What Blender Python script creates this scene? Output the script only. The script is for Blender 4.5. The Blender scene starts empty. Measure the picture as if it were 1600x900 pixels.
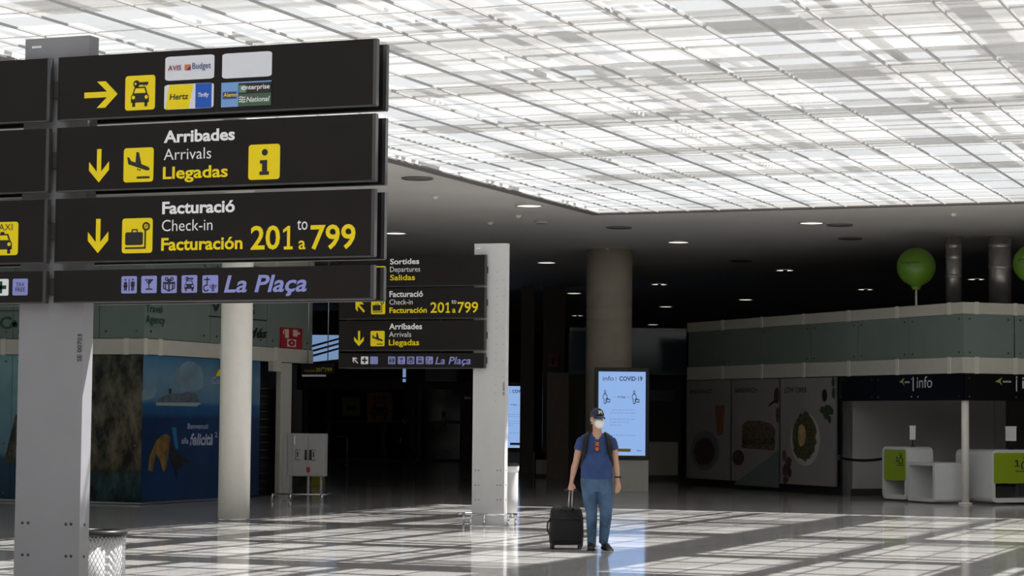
import bpy, bmesh, math, random
from mathutils import Vector, Matrix, Euler
random.seed(7)
R = math.radians
scene = bpy.context.scene
COL = scene.collection

# ------------------------------------------------------------------ camera
F = 3490.0
CAMH = 1.654
YAW = R(21.9)
PITCH = math.atan(204.0/F)
ROLL = 0.0095
cam_d = bpy.data.cameras.new('camera')
cam_d.sensor_width = 36.0
cam_d.lens = F/1600*36.0
cam_d.clip_end = 500
cam = bpy.data.objects.new('camera', cam_d)
COL.objects.link(cam)
CM = Matrix.Rotation(YAW, 4, 'Z') @ Matrix.Rotation(math.pi/2+PITCH, 4, 'X') @ Matrix.Rotation(ROLL, 4, 'Z')
CM = Matrix.Translation((0, 0, CAMH)) @ CM
cam.matrix_world = CM
scene.camera = cam

# ------------------------------------------------------------------ light
w = bpy.data.worlds.new('sky'); scene.world = w; w.use_nodes = True
bg = w.node_tree.nodes['Background']
bg.inputs[0].default_value = (0.95, 0.975, 1.0, 1)
bg.inputs[1].default_value = 1.1
sun_d = bpy.data.lights.new('sun', 'SUN'); sun_d.energy = 16.5; sun_d.angle = R(0.6)
sun_d.color = (1.0, 0.98, 0.945)
sun = bpy.data.objects.new('sun', sun_d); COL.objects.link(sun)
SUNDIR = Vector((-0.456, -0.298, -1.0))
sun.rotation_euler = SUNDIR.to_track_quat('-Z', 'Y').to_euler()
sun.location = (0, 20, 30)

vs = scene.view_settings
vs.view_transform = 'Standard'; vs.look = 'None'; vs.exposure = 0.25; vs.gamma = 1.0
vs.use_curve_mapping = False

# ------------------------------------------------------------------ pixel helpers (real positions in the hall)
def ray(u, v):
    d = Vector(((u-800)/F, (450-v)/F, -1.0))
    return (CM.to_3x3() @ d)
CO = Vector((0, 0, CAMH))
def P(u, v, z=0.0):
    d = ray(u, v); return CO + d*((z-CAMH)/d.z)
def D(u, v, depth):
    return CO + ray(u, v)*depth
def PL(u, v, p, n):
    d = ray(u, v); n = Vector(n); return CO + d*((Vector(p)-CO).dot(n)/d.dot(n))

# ------------------------------------------------------------------ materials
def mat(name, col, rough=0.5, metal=0.0, emit=None, estr=1.0, noise=0.0, nscale=8.0, bump=0.0, spec=0.5, trans=0.0, alpha=1.0):
    m = bpy.data.materials.new(name); m.use_nodes = True
    nt = m.node_tree; b = nt.nodes['Principled BSDF']
    c = (*col, 1.0) if len(col) == 3 else col
    b.inputs['Base Color'].default_value = c
    b.inputs['Roughness'].default_value = rough
    b.inputs['Metallic'].default_value = metal
    b.inputs['Specular IOR Level'].default_value = spec
    b.inputs['Transmission Weight'].default_value = trans
    b.inputs['Alpha'].default_value = alpha
    if emit:
        b.inputs['Emission Color'].default_value = (*emit, 1)
        b.inputs['Emission Strength'].default_value = estr
    if noise or bump:
        tc = nt.nodes.new('ShaderNodeTexCoord'); nz = nt.nodes.new('ShaderNodeTexNoise')
        nz.inputs['Scale'].default_value = nscale; nz.inputs['Detail'].default_value = 5
        nt.links.new(tc.outputs['Object'], nz.inputs['Vector'])
        if noise:
            r = nt.nodes.new('ShaderNodeValToRGB')
            r.color_ramp.elements[0].position = 0.3; r.color_ramp.elements[1].position = 0.7
            r.color_ramp.elements[0].color = tuple(max(0, x*(1-noise)) for x in c[:3])+(1,)
            r.color_ramp.elements[1].color = tuple(min(1, x*(1+noise)) for x in c[:3])+(1,)
            nt.links.new(nz.outputs['Fac'], r.inputs[0]); nt.links.new(r.outputs[0], b.inputs['Base Color'])
        if bump:
            bp = nt.nodes.new('ShaderNodeBump'); bp.inputs['Strength'].default_value = bump; bp.inputs['Distance'].default_value = 0.01
            nt.links.new(nz.outputs['Fac'], bp.inputs['Height']); nt.links.new(bp.outputs[0], b.inputs['Normal'])
    return m
M = {}
M['black_panel'] = mat('black_panel', (0.014, 0.012, 0.0115), 0.5, noise=0.08, nscale=3, spec=.2)
M['dark_edge'] = mat('dark_edge', (0.09, 0.09, 0.095), 0.35, 0.4)
M['post_grey_shaded'] = mat('post_grey_shaded', (0.27, 0.27, 0.29), 0.5, 0.0, noise=0.04, nscale=2)  # same paint as the far post; its shade is put into this darker grey
M['post_light'] = mat('post_light', (0.6, 0.6, 0.6), 0.5, 0.0, noise=0.04, nscale=3)  # lighter copy of the same paint, as the far post catches more light
M['hole'] = mat('screw_dark', (0.03, 0.03, 0.03), 0.5)
M['yellow'] = mat('sign_yellow', (0.95, 0.74, 0.0), 0.45, noise=0.02)
M['white'] = mat('sign_white', (0.93, 0.94, 0.97), 0.45, noise=0.02)
M['plate_white'] = mat('plate_white', (0.78, 0.81, 0.88), 0.35, noise=0.02)
M['lilac'] = mat('sign_lilac', (0.30, 0.33, 0.74), 0.45, noise=0.03)
M['ink'] = mat('ink_black', (0.018, 0.016, 0.016), 0.5)
M['ink_grey'] = mat('ink_grey', (0.12, 0.16, 0.22), 0.6)
M['red_dark'] = mat('print_dark_red', (0.28, 0.02, 0.05), 0.5)
M['orange'] = mat('print_orange', (0.6, 0.2, 0.08), 0.5)
M['navy'] = mat('print_navy', (0.05, 0.06, 0.22), 0.5)
M['blue'] = mat('print_blue', (0.01, 0.1, 0.55), 0.45)
M['sky_blue'] = mat('print_light_blue', (0.2, 0.4, 0.75), 0.45)
M['green_dk'] = mat('print_dark_green', (0.06, 0.13, 0.08), 0.45)
M['green_md'] = mat('print_grey_green', (0.16, 0.3, 0.2), 0.45)
M['green_px'] = mat('pharmacy_green', (0.0, 0.06, 0.035), 0.45)
M['chrome'] = mat('chrome', (0.7, 0.7, 0.72), 0.18, 1.0)
M['steel'] = mat('brushed_steel', (0.55, 0.55, 0.56), 0.35, 1.0, noise=0.08, nscale=20)
M['galv'] = mat('galvanised_duct', (0.62, 0.6, 0.57), 0.32, 0.75, noise=0.25, nscale=4, bump=0.25)
M['column_white'] = mat('column_white_paint', (0.88, 0.86, 0.80), 0.35, noise=0.02)
M['stone'] = mat('beige_stone', (0.52, 0.46, 0.37), 0.6, noise=0.07, nscale=3)
M['cream'] = mat('cream_metal_band', (0.62, 0.60, 0.53), 0.4, noise=0.03)
M['cream_joint'] = mat('cream_bracket', (0.75, 0.72, 0.62), 0.35)
M['fascia'] = mat('frosted_green_glass', (0.21, 0.265, 0.24), 0.12, noise=0.04, nscale=2)
M['plinth'] = mat('dark_plinth', (0.05, 0.045, 0.04), 0.4)
M['wall_dark'] = mat('dark_wall', (0.10, 0.09, 0.085), 0.7, noise=0.1, nscale=1)
M['wall_grey'] = mat('grey_wall', (0.5, 0.49, 0.5), 0.6, noise=0.04, nscale=1)
M['ceiling'] = mat('ceiling_plaster', (0.62, 0.6, 0.58), 0.7, noise=0.04, nscale=0.7)
M['frame_dark'] = mat('dark_frame', (0.02, 0.02, 0.022), 0.4)
M['glass_dark'] = mat('smoked_glass', (0.02, 0.025, 0.025), 0.06)
M['glass_blue'] = mat('bluish_partition_glass', (0.05, 0.09, 0.12), 0.08)
M['lamp'] = mat('lamp_diffuser', (0.9, 0.88, 0.8), 0.4, emit=(1.0, 0.93, 0.78), estr=1.3)
M['lamp_ring'] = mat('lamp_ring', (0.6, 0.59, 0.56), 0.4, 0.2)
M['grille'] = mat('speaker_grille', (0.16, 0.155, 0.15), 0.6)
M['green_balloon'] = mat('balloon_green', (0.115, 0.25, 0.018), 0.3, noise=0.04)
M['lime'] = mat('lime_panel', (0.3, 0.42, 0.01), 0.35, noise=0.03)
M['corian'] = mat('white_solid_surface', (0.72, 0.73, 0.72), 0.35, noise=0.02)
M['paper'] = mat('white_paper', (0.8, 0.82, 0.85), 0.6)
M['black'] = mat('black_plastic', (0.012, 0.012, 0.013), 0.4)
M['black_glass'] = mat('black_glass', (0.004, 0.004, 0.005), 0.4, spec=.15)
M['red'] = mat('fire_sign_red', (0.42, 0.02, 0.03), 0.4, noise=0.04)
M['pinkish'] = mat('fire_sign_symbol', (0.75, 0.6, 0.55), 0.5)
M['screen'] = mat('lit_screen', (0.05, 0.07, 0.1), 0.2, emit=(0.27, 0.44, 0.79), estr=.82)
M['gold'] = mat('print_gold', (0.75, 0.55, 0.06), 0.5)
M['window_day'] = mat('daylight_pane', (0.05, 0.07, 0.1), 0.2, emit=(0.16, 0.25, 0.42), estr=0.9)
M['cabinet'] = mat('cabinet_grey', (0.46, 0.45, 0.44), 0.45, noise=0.03)
M['bag'] = mat('white_bin_bag', (0.85, 0.85, 0.85), 0.4, bump=0.5, nscale=20)
M['denim'] = mat('blue_denim', (0.062, 0.12, 0.215), 0.85, noise=0.5, nscale=4.5, bump=0.6)
M['shirt'] = mat('navy_cotton', (0.026, 0.055, 0.17), 0.85, noise=0.3, nscale=6, bump=0.6)
M['skin'] = mat('skin', (0.55, 0.31, 0.22), 0.5, noise=0.06, nscale=30)
M['mask'] = mat('white_mask', (0.83, 0.83, 0.81), 0.7, noise=0.02, bump=0.1)
M['cap'] = mat('navy_cap', (0.02, 0.025, 0.06), 0.8, noise=0.1)
M['hair'] = mat('short_hair', (0.1, 0.07, 0.05), 0.8)
M['nylon'] = mat('black_nylon', (0.009, 0.0095, 0.01), 0.6, noise=0.3, nscale=30, bump=0.3, spec=.3)
M['tortoise'] = mat('amber_lens', (0.5, 0.1, 0.01), 0.15, noise=0.6, nscale=60)
M['shoe'] = mat('black_shoe', (0.012, 0.012, 0.016), 0.6)
M['dark_cloth'] = mat('dark_clothing', (0.012, 0.012, 0.015), 0.9)
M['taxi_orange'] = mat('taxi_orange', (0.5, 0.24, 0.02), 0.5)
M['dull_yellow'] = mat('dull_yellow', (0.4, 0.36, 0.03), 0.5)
M['beam'] = mat('white_steel_beam', (0.42, 0.42, 0.415), 0.6)
M['tbar'] = mat('ceiling_bar', (0.4, 0.4, 0.4), 0.5)
M['edge_trim'] = mat('skylight_edge_trim', (0.16, 0.155, 0.15), 0.6)
M['tbar_thin'] = mat('ceiling_cross_bar', (0.8, 0.8, 0.79), 0.5)
M['leaf'] = mat('plant_green', (0.03, 0.06, 0.02), 0.6)
M['brown_pillar'] = mat('brown_stone', (0.14, 0.105, 0.08), 0.5, noise=0.1)
M['poster_grey'] = mat('poster_grey', (0.30, 0.285, 0.285), 0.45, noise=0.06, nscale=1)
M['bread'] = mat('print_bread', (0.13, 0.095, 0.065), 0.5, noise=0.7, nscale=14)
M['salad'] = mat('print_salad', (0.075, 0.075, 0.04), 0.5, noise=0.85, nscale=12)
M['egg'] = mat('print_egg', (0.5, 0.34, 0.16), 0.5, noise=0.2)
M['plate'] = mat('print_plate', (0.5, 0.5, 0.48), 0.5)
M['juice'] = mat('print_juice', (0.25, 0.11, 0.05), 0.5)
M['tomato'] = mat('print_tomato', (0.09, 0.045, 0.04), 0.5, noise=0.7, nscale=14)
M['print_shade'] = mat('print_blue_grey', (0.16, 0.18, 0.19), 0.5)

def floor_mat():
    m = bpy.data.materials.new('polished_terrazzo'); m.use_nodes = True
    nt = m.node_tree; b = nt.nodes['Principled BSDF']; L = nt.links
    tc = nt.nodes.new('ShaderNodeTexCoord')
    nz = nt.nodes.new('ShaderNodeTexNoise'); nz.inputs['Scale'].default_value = 90; nz.inputs['Detail'].default_value = 4
    L.new(tc.outputs['Object'], nz.inputs['Vector'])
    rp = nt.nodes.new('ShaderNodeValToRGB')
    rp.color_ramp.elements[0].position = .35; rp.color_ramp.elements[1].position = .65
    rp.color_ramp.elements[0].color = (.46, .445, .43, 1); rp.color_ramp.elements[1].color = (.58, .565, .55, 1)
    L.new(nz.outputs['Fac'], rp.inputs[0])
    br = nt.nodes.new('ShaderNodeTexBrick'); br.offset = 0.0
    br.inputs['Scale'].default_value = 1.0; br.inputs['Mortar Size'].default_value = .012
    br.inputs['Brick Width'].default_value = 1.24; br.inputs['Row Height'].default_value = 1.24
    br.inputs['Color1'].default_value = (1, 1, 1, 1); br.inputs['Color2'].default_value = (.93, .93, .94, 1); br.inputs['Mortar'].default_value = (.55, .55, .55, 1)
    L.new(tc.outputs['Object'], br.inputs['Vector'])
    mx = nt.nodes.new('ShaderNodeMix'); mx.data_type = 'RGBA'; mx.blend_type = 'MULTIPLY'; mx.inputs[0].default_value = 1
    L.new(rp.outputs[0], mx.inputs[6]); L.new(br.outputs[0], mx.inputs[7]); L.new(mx.outputs[2], b.inputs['Base Color'])
    n2 = nt.nodes.new('ShaderNodeTexNoise'); n2.inputs['Scale'].default_value = .8
    L.new(tc.outputs['Object'], n2.inputs['Vector'])
    mr = nt.nodes.new('ShaderNodeMapRange'); mr.inputs[3].default_value = .06; mr.inputs[4].default_value = .13
    L.new(n2.outputs['Fac'], mr.inputs[0]); L.new(mr.outputs[0], b.inputs['Roughness'])
    return m
M['floor'] = floor_mat()

def sheet_mat():
    # white perforated sheet: the holes let light straight through, the metal between scatters it
    m = bpy.data.materials.new('perforated_white_sheet'); m.use_nodes = True
    nt = m.node_tree; L = nt.links
    out = nt.nodes['Material Output']; nt.nodes.remove(nt.nodes['Principled BSDF'])
    tr = nt.nodes.new('ShaderNodeBsdfTransparent'); tl = nt.nodes.new('ShaderNodeBsdfTranslucent'); df = nt.nodes.new('ShaderNodeBsdfDiffuse')
    tl.inputs[0].default_value = (.2, .2, .197, 1); df.inputs[0].default_value = (.8, .8, .78, 1)
    m1 = nt.nodes.new('ShaderNodeMixShader'); m1.inputs[0].default_value = .5
    L.new(tl.outputs[0], m1.inputs[1]); L.new(df.outputs[0], m1.inputs[2])
    m2 = nt.nodes.new('ShaderNodeMixShader')
    tc = nt.nodes.new('ShaderNodeTexCoord')
    br = nt.nodes.new('ShaderNodeTexBrick'); br.offset = 0; br.inputs['Scale'].default_value = 1; br.inputs['Mortar Size'].default_value = 0
    br.inputs['Brick Width'].default_value = .62; br.inputs['Row Height'].default_value = 1.24
    br.inputs['Color1'].default_value = (.44, .44, .44, 1); br.inputs['Color2'].default_value = (.56, .56, .56, 1)
    L.new(tc.outputs['Object'], br.inputs['Vector']); L.new(br.outputs[0], m2.inputs[0])
    L.new(tr.outputs[0], m2.inputs[1]); L.new(m1.outputs[0], m2.inputs[2]); L.new(m2.outputs[0], out.inputs[0])
    return m
M['sheet'] = sheet_mat()
def pane_mat():
    m = bpy.data.materials.new('clear_window_glass'); m.use_nodes = True
    nt = m.node_tree; L = nt.links
    out = nt.nodes['Material Output']; nt.nodes.remove(nt.nodes['Principled BSDF'])
    tr = nt.nodes.new('ShaderNodeBsdfTransparent'); gl = nt.nodes.new('ShaderNodeBsdfGlossy'); fr = nt.nodes.new('ShaderNodeFresnel')
    tr.inputs[0].default_value = (.86, .92, .9, 1); gl.inputs['Roughness'].default_value = .02; fr.inputs[0].default_value = 1.35
    m1 = nt.nodes.new('ShaderNodeMixShader'); L.new(fr.outputs[0], m1.inputs[0])
    L.new(tr.outputs[0], m1.inputs[1]); L.new(gl.outputs[0], m1.inputs[2]); L.new(m1.outputs[0], out.inputs[0])
    return m
M['pane'] = pane_mat()
def frost_mat():
    m = bpy.data.materials.new('frosted_roof_glass'); m.use_nodes = True
    nt = m.node_tree; L = nt.links
    out = nt.nodes['Material Output']; nt.nodes.remove(nt.nodes['Principled BSDF'])
    tl = nt.nodes.new('ShaderNodeBsdfTranslucent'); df = nt.nodes.new('ShaderNodeBsdfDiffuse')
    tl.inputs[0].default_value = (.42, .42, .425, 1); df.inputs[0].default_value = (.85, .85, .85, 1)
    m1 = nt.nodes.new('ShaderNodeMixShader'); m1.inputs[0].default_value = .45
    L.new(tl.outputs[0], m1.inputs[1]); L.new(df.outputs[0], m1.inputs[2]); L.new(m1.outputs[0], out.inputs[0])
    return m
M['frost'] = frost_mat()

def ramp_mat(name, axis, lo, hi, stops, noise=0.0, nscale=3.0, rough=.35, distort=0.0):
    """printed picture: colour bands along one object axis, broken up by noise"""
    m = bpy.data.materials.new(name); m.use_nodes = True
    nt = m.node_tree; b = nt.nodes['Principled BSDF']; L = nt.links
    b.inputs['Roughness'].default_value = rough
    tc = nt.nodes.new('ShaderNodeTexCoord'); sp = nt.nodes.new('ShaderNodeSeparateXYZ'); L.new(tc.outputs['Object'], sp.inputs[0])
    nz = nt.nodes.new('ShaderNodeTexNoise'); nz.inputs['Scale'].default_value = nscale; nz.inputs['Detail'].default_value = 6
    L.new(tc.outputs['Object'], nz.inputs['Vector'])
    mr = nt.nodes.new('ShaderNodeMapRange'); mr.inputs[1].default_value = lo; mr.inputs[2].default_value = hi
    L.new(sp.outputs['XYZ'.index(axis)], mr.inputs[0])
    ad = nt.nodes.new('ShaderNodeMath'); ad.operation = 'MULTIPLY_ADD'; ad.inputs[1].default_value = distort
    L.new(nz.outputs['Fac'], ad.inputs[0]); L.new(mr.outputs[0], ad.inputs[2])
    sb = nt.nodes.new('ShaderNodeMath'); sb.operation = 'SUBTRACT'; sb.inputs[1].default_value = distort*.5; L.new(ad.outputs[0], sb.inputs[0])
    rp = nt.nodes.new('ShaderNodeValToRGB'); el = rp.color_ramp.elements
    for i, (p, c) in enumerate(stops):
        e = el[i] if i < 2 else el.new(p)
        e.position = p; e.color = (*c, 1)
    L.new(sb.outputs[0], rp.inputs[0])
    mx = nt.nodes.new('ShaderNodeMix'); mx.data_type = 'RGBA'; mx.blend_type = 'OVERLAY'; mx.inputs[0].default_value = noise
    L.new(rp.outputs[0], mx.inputs[6]); L.new(nz.outputs['Fac'], mx.inputs[7]); L.new(mx.outputs[2], b.inputs['Base Color'])
    return m

# ------------------------------------------------------------------ mesh helpers
class MB:
    def __init__(s): s.bm = bmesh.new()
    def _f(s, vs, mi, sm=False):
        try:
            f = s.bm.faces.new(vs); f.material_index = mi; f.smooth = sm; return f
        except ValueError: return None
    def box(s, x0, x1, y0, y1, z0, z1, mi=0, mtx=None, taper=0):
        c = []
        for z in (z0, z1):
            t = taper if z == z1 else 0
            for x, y in ((x0+t, y0+t), (x1-t, y0+t), (x1-t, y1-t), (x0+t, y1-t)):
                p = Vector((x, y, z)); c.append(s.bm.verts.new(mtx @ p if mtx else p))
        for q in ((3, 2, 1, 0), (4, 5, 6, 7), (0, 1, 5, 4), (1, 2, 6, 5), (2, 3, 7, 6), (3, 0, 4, 7)):
            s._f([c[i] for i in q], mi)
        return s
    def prism(s, poly, y0, y1, mi=0, mtx=None):
        """polygon in x,z extruded from y0 (front, faces -y) to y1"""
        a = sum(poly[i][0]*poly[(i+1) % len(poly)][1]-poly[(i+1) % len(poly)][0]*poly[i][1] for i in range(len(poly)))
        if a < 0: poly = poly[::-1]
        fr = [Vector((x, y0, z)) for x, z in poly]; bk = [Vector((x, y1, z)) for x, z in poly]
        if mtx: fr = [mtx @ p for p in fr]; bk = [mtx @ p for p in bk]
        fr = [s.bm.verts.new(p) for p in fr]; bk = [s.bm.verts.new(p) for p in bk]
        s._f(fr, mi); s._f(bk[::-1], mi)
        n = len(poly)
        for i in range(n): s._f([fr[(i+1) % n], fr[i], bk[i], bk[(i+1) % n]], mi)
        return s
    def loft(s, rings, mi=0, caps=True, closed=True, sm=True):
        vr = [[s.bm.verts.new(p) for p in r] for r in rings]
        n = len(vr[0])
        for a, b in zip(vr, vr[1:]):
            for i in range(n if closed else n-1):
                s._f([a[i], a[(i+1) % n], b[(i+1) % n], b[i]], mi, sm)
        if caps:
            s._f(vr[0][::-1], mi); s._f(vr[-1], mi)
        return s
    def tube(s, pts, r, seg=10, mi=0, flat=1.0, sm=True):
        pts = [Vector(p) for p in pts]
        rs = r if isinstance(r, (list, tuple)) else [r]*len(pts)
        up = Vector((0, 0, 1)); rings = []; ref = None
        for i, p in enumerate(pts):
            t = (pts[min(i+1, len(pts)-1)]-pts[max(i-1, 0)]).normalized()
            if ref is None:
                ref = up if abs(t.z) < .9 else Vector((1, 0, 0))
            a = (ref - t*ref.dot(t)).normalized(); ref = a; b = t.cross(a)
            rings.append([p+a*(math.cos(2*math.pi*k/seg)*rs[i])+b*(math.sin(2*math.pi*k/seg)*rs[i]*flat) for k in range(seg)])
        return s.loft(rings, mi, sm=sm)
    def lathe(s, prof, c=(0, 0, 0), seg=32, mi=0, sm=True, caps=True):
        c = Vector(c)
        return s.loft([[c+Vector((r*math.cos(2*math.pi*k/seg), r*math.sin(2*math.pi*k/seg), z)) for k in range(seg)] for r, z in prof], mi, caps, True, sm)
    def ell(s, c, r, rot=None, seg=20, rings=12, mi=0):
        c = Vector(c); rr = []
        for j in range(1, rings):
            th = math.pi*j/rings
            ring = []
            for k in range(seg):
                ph = 2*math.pi*k/seg
                p = Vector((r[0]*math.sin(th)*math.cos(ph), r[1]*math.sin(th)*math.sin(ph), -r[2]*math.cos(th)))
                ring.append(c+(rot @ p if rot else p))
            rr.append(ring)
        return s.loft(rr, mi)
    def build(s, name, mats, parent=None, bevel=0, mods=None):
        me = bpy.data.meshes.new(name)
        s.bm.normal_update(); s.bm.to_mesh(me); s.bm.free()
        for m in (mats if isinstance(mats, (list, tuple)) else [mats]): me.materials.append(m if not isinstance(m, str) else M[m])
        o = bpy.data.objects.new(name, me); COL.objects.link(o)
        if parent: o.parent = parent
        if bevel:
            b = o.modifiers.new('bevel', 'BEVEL'); b.width = bevel; b.segments = 2; b.limit_method = 'ANGLE'
        return o

def tag(o, label, cat, group=None):
    o['label'] = label; o['category'] = cat
    if group: o['group'] = group
    return o
def thing(name, label, cat, loc=(0, 0, 0), rz=0, group=None):
    o = bpy.data.objects.new(name, None); COL.objects.link(o); o.empty_display_size = .2
    o.location = loc; o.rotation_euler = (0, 0, rz)
    return tag(o, label, cat, group)
def struct(o): o['kind'] = 'structure'; return o
def lmat(loc, rz): return Matrix.Translation(Vector(loc)) @ Matrix.Rotation(rz, 4, 'Z')

# ------------------------------------------------------------------ lettering
def _textmesh(s, off, shear):
    cu = bpy.data.curves.new('t', 'FONT'); cu.body = s; cu.size = 1; cu.offset = off; cu.shear = shear; cu.resolution_u = 3
    o = bpy.data.objects.new('t', cu); COL.objects.link(o)
    dg = bpy.context.evaluated_depsgraph_get(); me = bpy.data.meshes.new_from_object(o.evaluated_get(dg))
    bpy.data.objects.remove(o); bpy.data.curves.remove(cu)
    return me
_cap = {}
def caph(off):
    if off not in _cap:
        me = _textmesh('H', off, 0); _cap[off] = max(v.co.y for v in me.vertices); bpy.data.meshes.remove(me)
    return _cap[off]
def text(s, x0, x1, zb, cap, y, m, parent, bold=0.0, shear=0.0, name='lettering', rot=None, base=None):
    """string fitted between x0 and x1 with its baseline at zb and capital height cap, facing -y at depth y"""
    me = _textmesh(s, bold, shear)
    a = min(v.co.x for v in me.vertices); b = max(v.co.x for v in me.vertices)
    k = cap/caph(bold); sx = (x1-x0)/(b-a)
    for v in me.vertices:
        v.co = Vector((x0+(v.co.x-a)*sx, y, zb+v.co.y*k))
    if rot: me.transform(rot)
    me.materials.clear(); me.materials.append(M[m]); me.name = name
    o = bpy.data.objects.new(name, me); COL.objects.link(o); o.parent = parent
    return o

# ------------------------------------------------------------------ flat pictogram shapes (unit square)
def rect(x0, y0, x1, y1): return [(x0, y0), (x1, y0), (x1, y1), (x0, y1)]
def circ(cx, cy, r, n=20, ry=None): return [(cx+r*math.cos(2*math.pi*k/n), cy+(ry or r)*math.sin(2*math.pi*k/n)) for k in range(n)]
def ring(cx, cy, r0, r1, n=20, a0=0, a1=360):
    o = []
    for k in range(n):
        a = R(a0+(a1-a0)*k/n); b = R(a0+(a1-a0)*(k+1)/n)
        o.append([(cx+r0*math.cos(a), cy+r0*math.sin(a)), (cx+r1*math.cos(a), cy+r1*math.sin(a)), (cx+r1*math.cos(b), cy+r1*math.sin(b)), (cx+r0*math.cos(b), cy+r0*math.sin(b))])
    return o
def line(pts, w):
    o = []
    for (a, b), (c, d) in zip(pts, pts[1:]):
        l = math.hypot(c-a, d-b) or 1; nx, ny = -(d-b)/l*w/2, (c-a)/l*w/2
        o.append([(a+nx, b+ny), (c+nx, d+ny), (c-nx, d-ny), (a-nx, b-ny)])
    return o
def rrect(x0, y0, x1, y1, r, n=5):
    o = []
    for cx, cy, a in ((x1-r, y0+r, -90), (x1-r, y1-r, 0), (x0+r, y1-r, 90), (x0+r, y0+r, 180)):
        for k in range(n+1):
            t = R(a+90*k/n); o.append((cx+r*math.cos(t), cy+r*math.sin(t)))
    return o
def icon(parent, name, box, y, layers, mats, t=0.003):
    """layers: (material index, polygon, level); unit coordinates mapped on box = x0,z0,x1,z1"""
    x0, z0, x1, z1 = box; mb = MB()
    for mi, poly, lv in layers:
        mb.prism([(x0+px*(x1-x0), z0+pz*(z1-z0)) for px, pz in poly], y-t*(lv+1)*.5, y, mi)
    return mb.build(name, mats, parent)
def lay(mi, lv, *polys):
    o = []
    for p in polys:
        if p and isinstance(p[0], tuple): o.append((mi, p, lv))
        else: o += [(mi, q, lv) for q in p]
    return o
PLATE = lay(0, 1, rrect(0, 0, 1, 1, .09))
def car_l(cx, cy, s):
    def q(pts): return [(cx+a*s, cy+b*s) for a, b in pts]
    o = lay(1, 2, q([(-.5, -.25), (.5, -.25), (.5, .05), (.42, .16), (-.42, .16), (-.5, .05)]), q([(-.42, .16), (.42, .16), (.3, .5), (-.3, .5)]),
            q(rect(-.42, -.45, -.26, -.2)), q(rect(.26, -.45, .42, -.2)))
    o += lay(0, 3, q([(-.33, .2), (.33, .2), (.24, .43), (-.24, .43)]), q(circ(-.36, 0, .09)), q(circ(.36, 0, .09)))
    return o
def key_l(cx, cy, s):
    def q(pts): return [(cx+a*s, cy+b*s) for a, b in pts]
    return lay(1, 2, q(circ(-.3, 0, .22)), q(rect(-.1, -.07, .52, .09)), q(rect(.2, -.14, .27, 0)), q(rect(.36, -.14, .43, 0)))+lay(0, 3, q(circ(-.36, 0, .07)))
I_CARKEY = PLATE+key_l(.52, .76, .48)+car_l(.5, .37, .6)
I_ARR = PLATE+lay(1, 2, [(.12, .74), (.19, .72), (.25, .62), (.40, .57), (.43, .88), (.51, .86), (.60, .52), (.83, .43), (.88, .38), (.85, .33), (.77, .33), (.16, .53)],
                  circ(.48, .37, .025), circ(.55, .35, .025), rect(.45, .10, .88, .16))
I_INFO = PLATE+lay(1, 2, circ(.52, .77, .095), [(.37, .55), (.60, .55), (.60, .23), (.66, .23), (.66, .13), (.36, .13), (.36, .23), (.44, .23), (.44, .45), (.37, .45)])
I_LUG = PLATE+lay(1, 2, rrect(.11, .23, .69, .6, .05), line([(.33, .6), (.33, .67), (.5, .67), (.5, .6)], .035), rect(.11, .12, .76, .17), rect(.74, .12, .79, .66), ring(.79, .76, .07, .125), line([(.76, .73), (.82, .8)], .03))
I_TAXI = PLATE+car_l(.5, .33, .62)+lay(1, 2, rect(.44, .62, .56, .7))
def man_l(cx, dress):
    b = [(cx-.09, .66), (cx+.09, .66), (cx+.13, .36), (cx-.13, .36)] if dress else [(cx-.12, .68), (cx+.12, .68), (cx+.12, .4), (cx-.12, .4)]
    return lay(1, 2, circ(cx, .79, .055, 10), b, rect(cx-.09, .16, cx-.015, .42), rect(cx+.015, .16, cx+.09, .42))
I_WC = PLATE+man_l(.27, True)+man_l(.74, False)+lay(1, 2, rect(.48, .15, .53, .82))
I_BAR = PLATE+lay(1, 2, [(.22, .8), (.8, .8), (.53, .5), (.53, .26), (.72, .26), (.72, .19), (.3, .19), (.3, .26), (.47, .26), (.47, .5)])+lay(0, 3, [(.34, .75), (.44, .75), (.45, .62)])
I_GIFT = PLATE+lay(1, 2, ring(.34, .8, .05, .11), ring(.68, .8, .05, .11), circ(.51, .7, .12, 10), line([(.15, .62), (.5, .5), (.86, .62), (.86, .28), (.5, .12), (.15, .28), (.15, .62)], .06), rect(.46, .12, .55, .5), rect(.24, .24, .31, .58), rect(.7, .24, .77, .58), rect(.15, .56, .86, .62))
I_CARS = PLATE+key_l(.5, .8, .5)+car_l(.5, .38, .62)
I_REL = PLATE+lay(1, 2, rect(.27, .45, .34, .9), rect(.1, .72, .48, .79), ring(.25, .27, .13, .2, 14, 60, 330), ring(.68, .45, .2, .23, 10, 180, 360), ring(.68, .45, .12, .15, 10, 180, 360), ring(.68, .45, .05, .08, 8, 180, 360), rect(.66, .12, .71, .5), rect(.58, .1, .79, .14))
I_CROSS = PLATE+lay(1, 2, rect(.39, .14, .61, .86), rect(.14, .39, .86, .61))
ARROW = [(-.108, 1.45), (.108, 1.45), (.108, .46), (.5, .9), (.5, .53), (0, 0), (-.5, .53), (-.5, .9), (-.108, .46)]
def arrow(parent, cx, cz, w, ang, y, m, t=.003):
    """ang 0 points down, positive turns counter-clockwise"""
    c, s_ = math.cos(R(ang)), math.sin(R(ang))
    pts = []
    for x, z in ARROW:
        z -= .725; pts.append((cx+w*(x*c-z*s_), cz+w*(x*s_+z*c)))
    return MB().prism(pts, y-t, y).build('arrow', m, parent)
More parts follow.
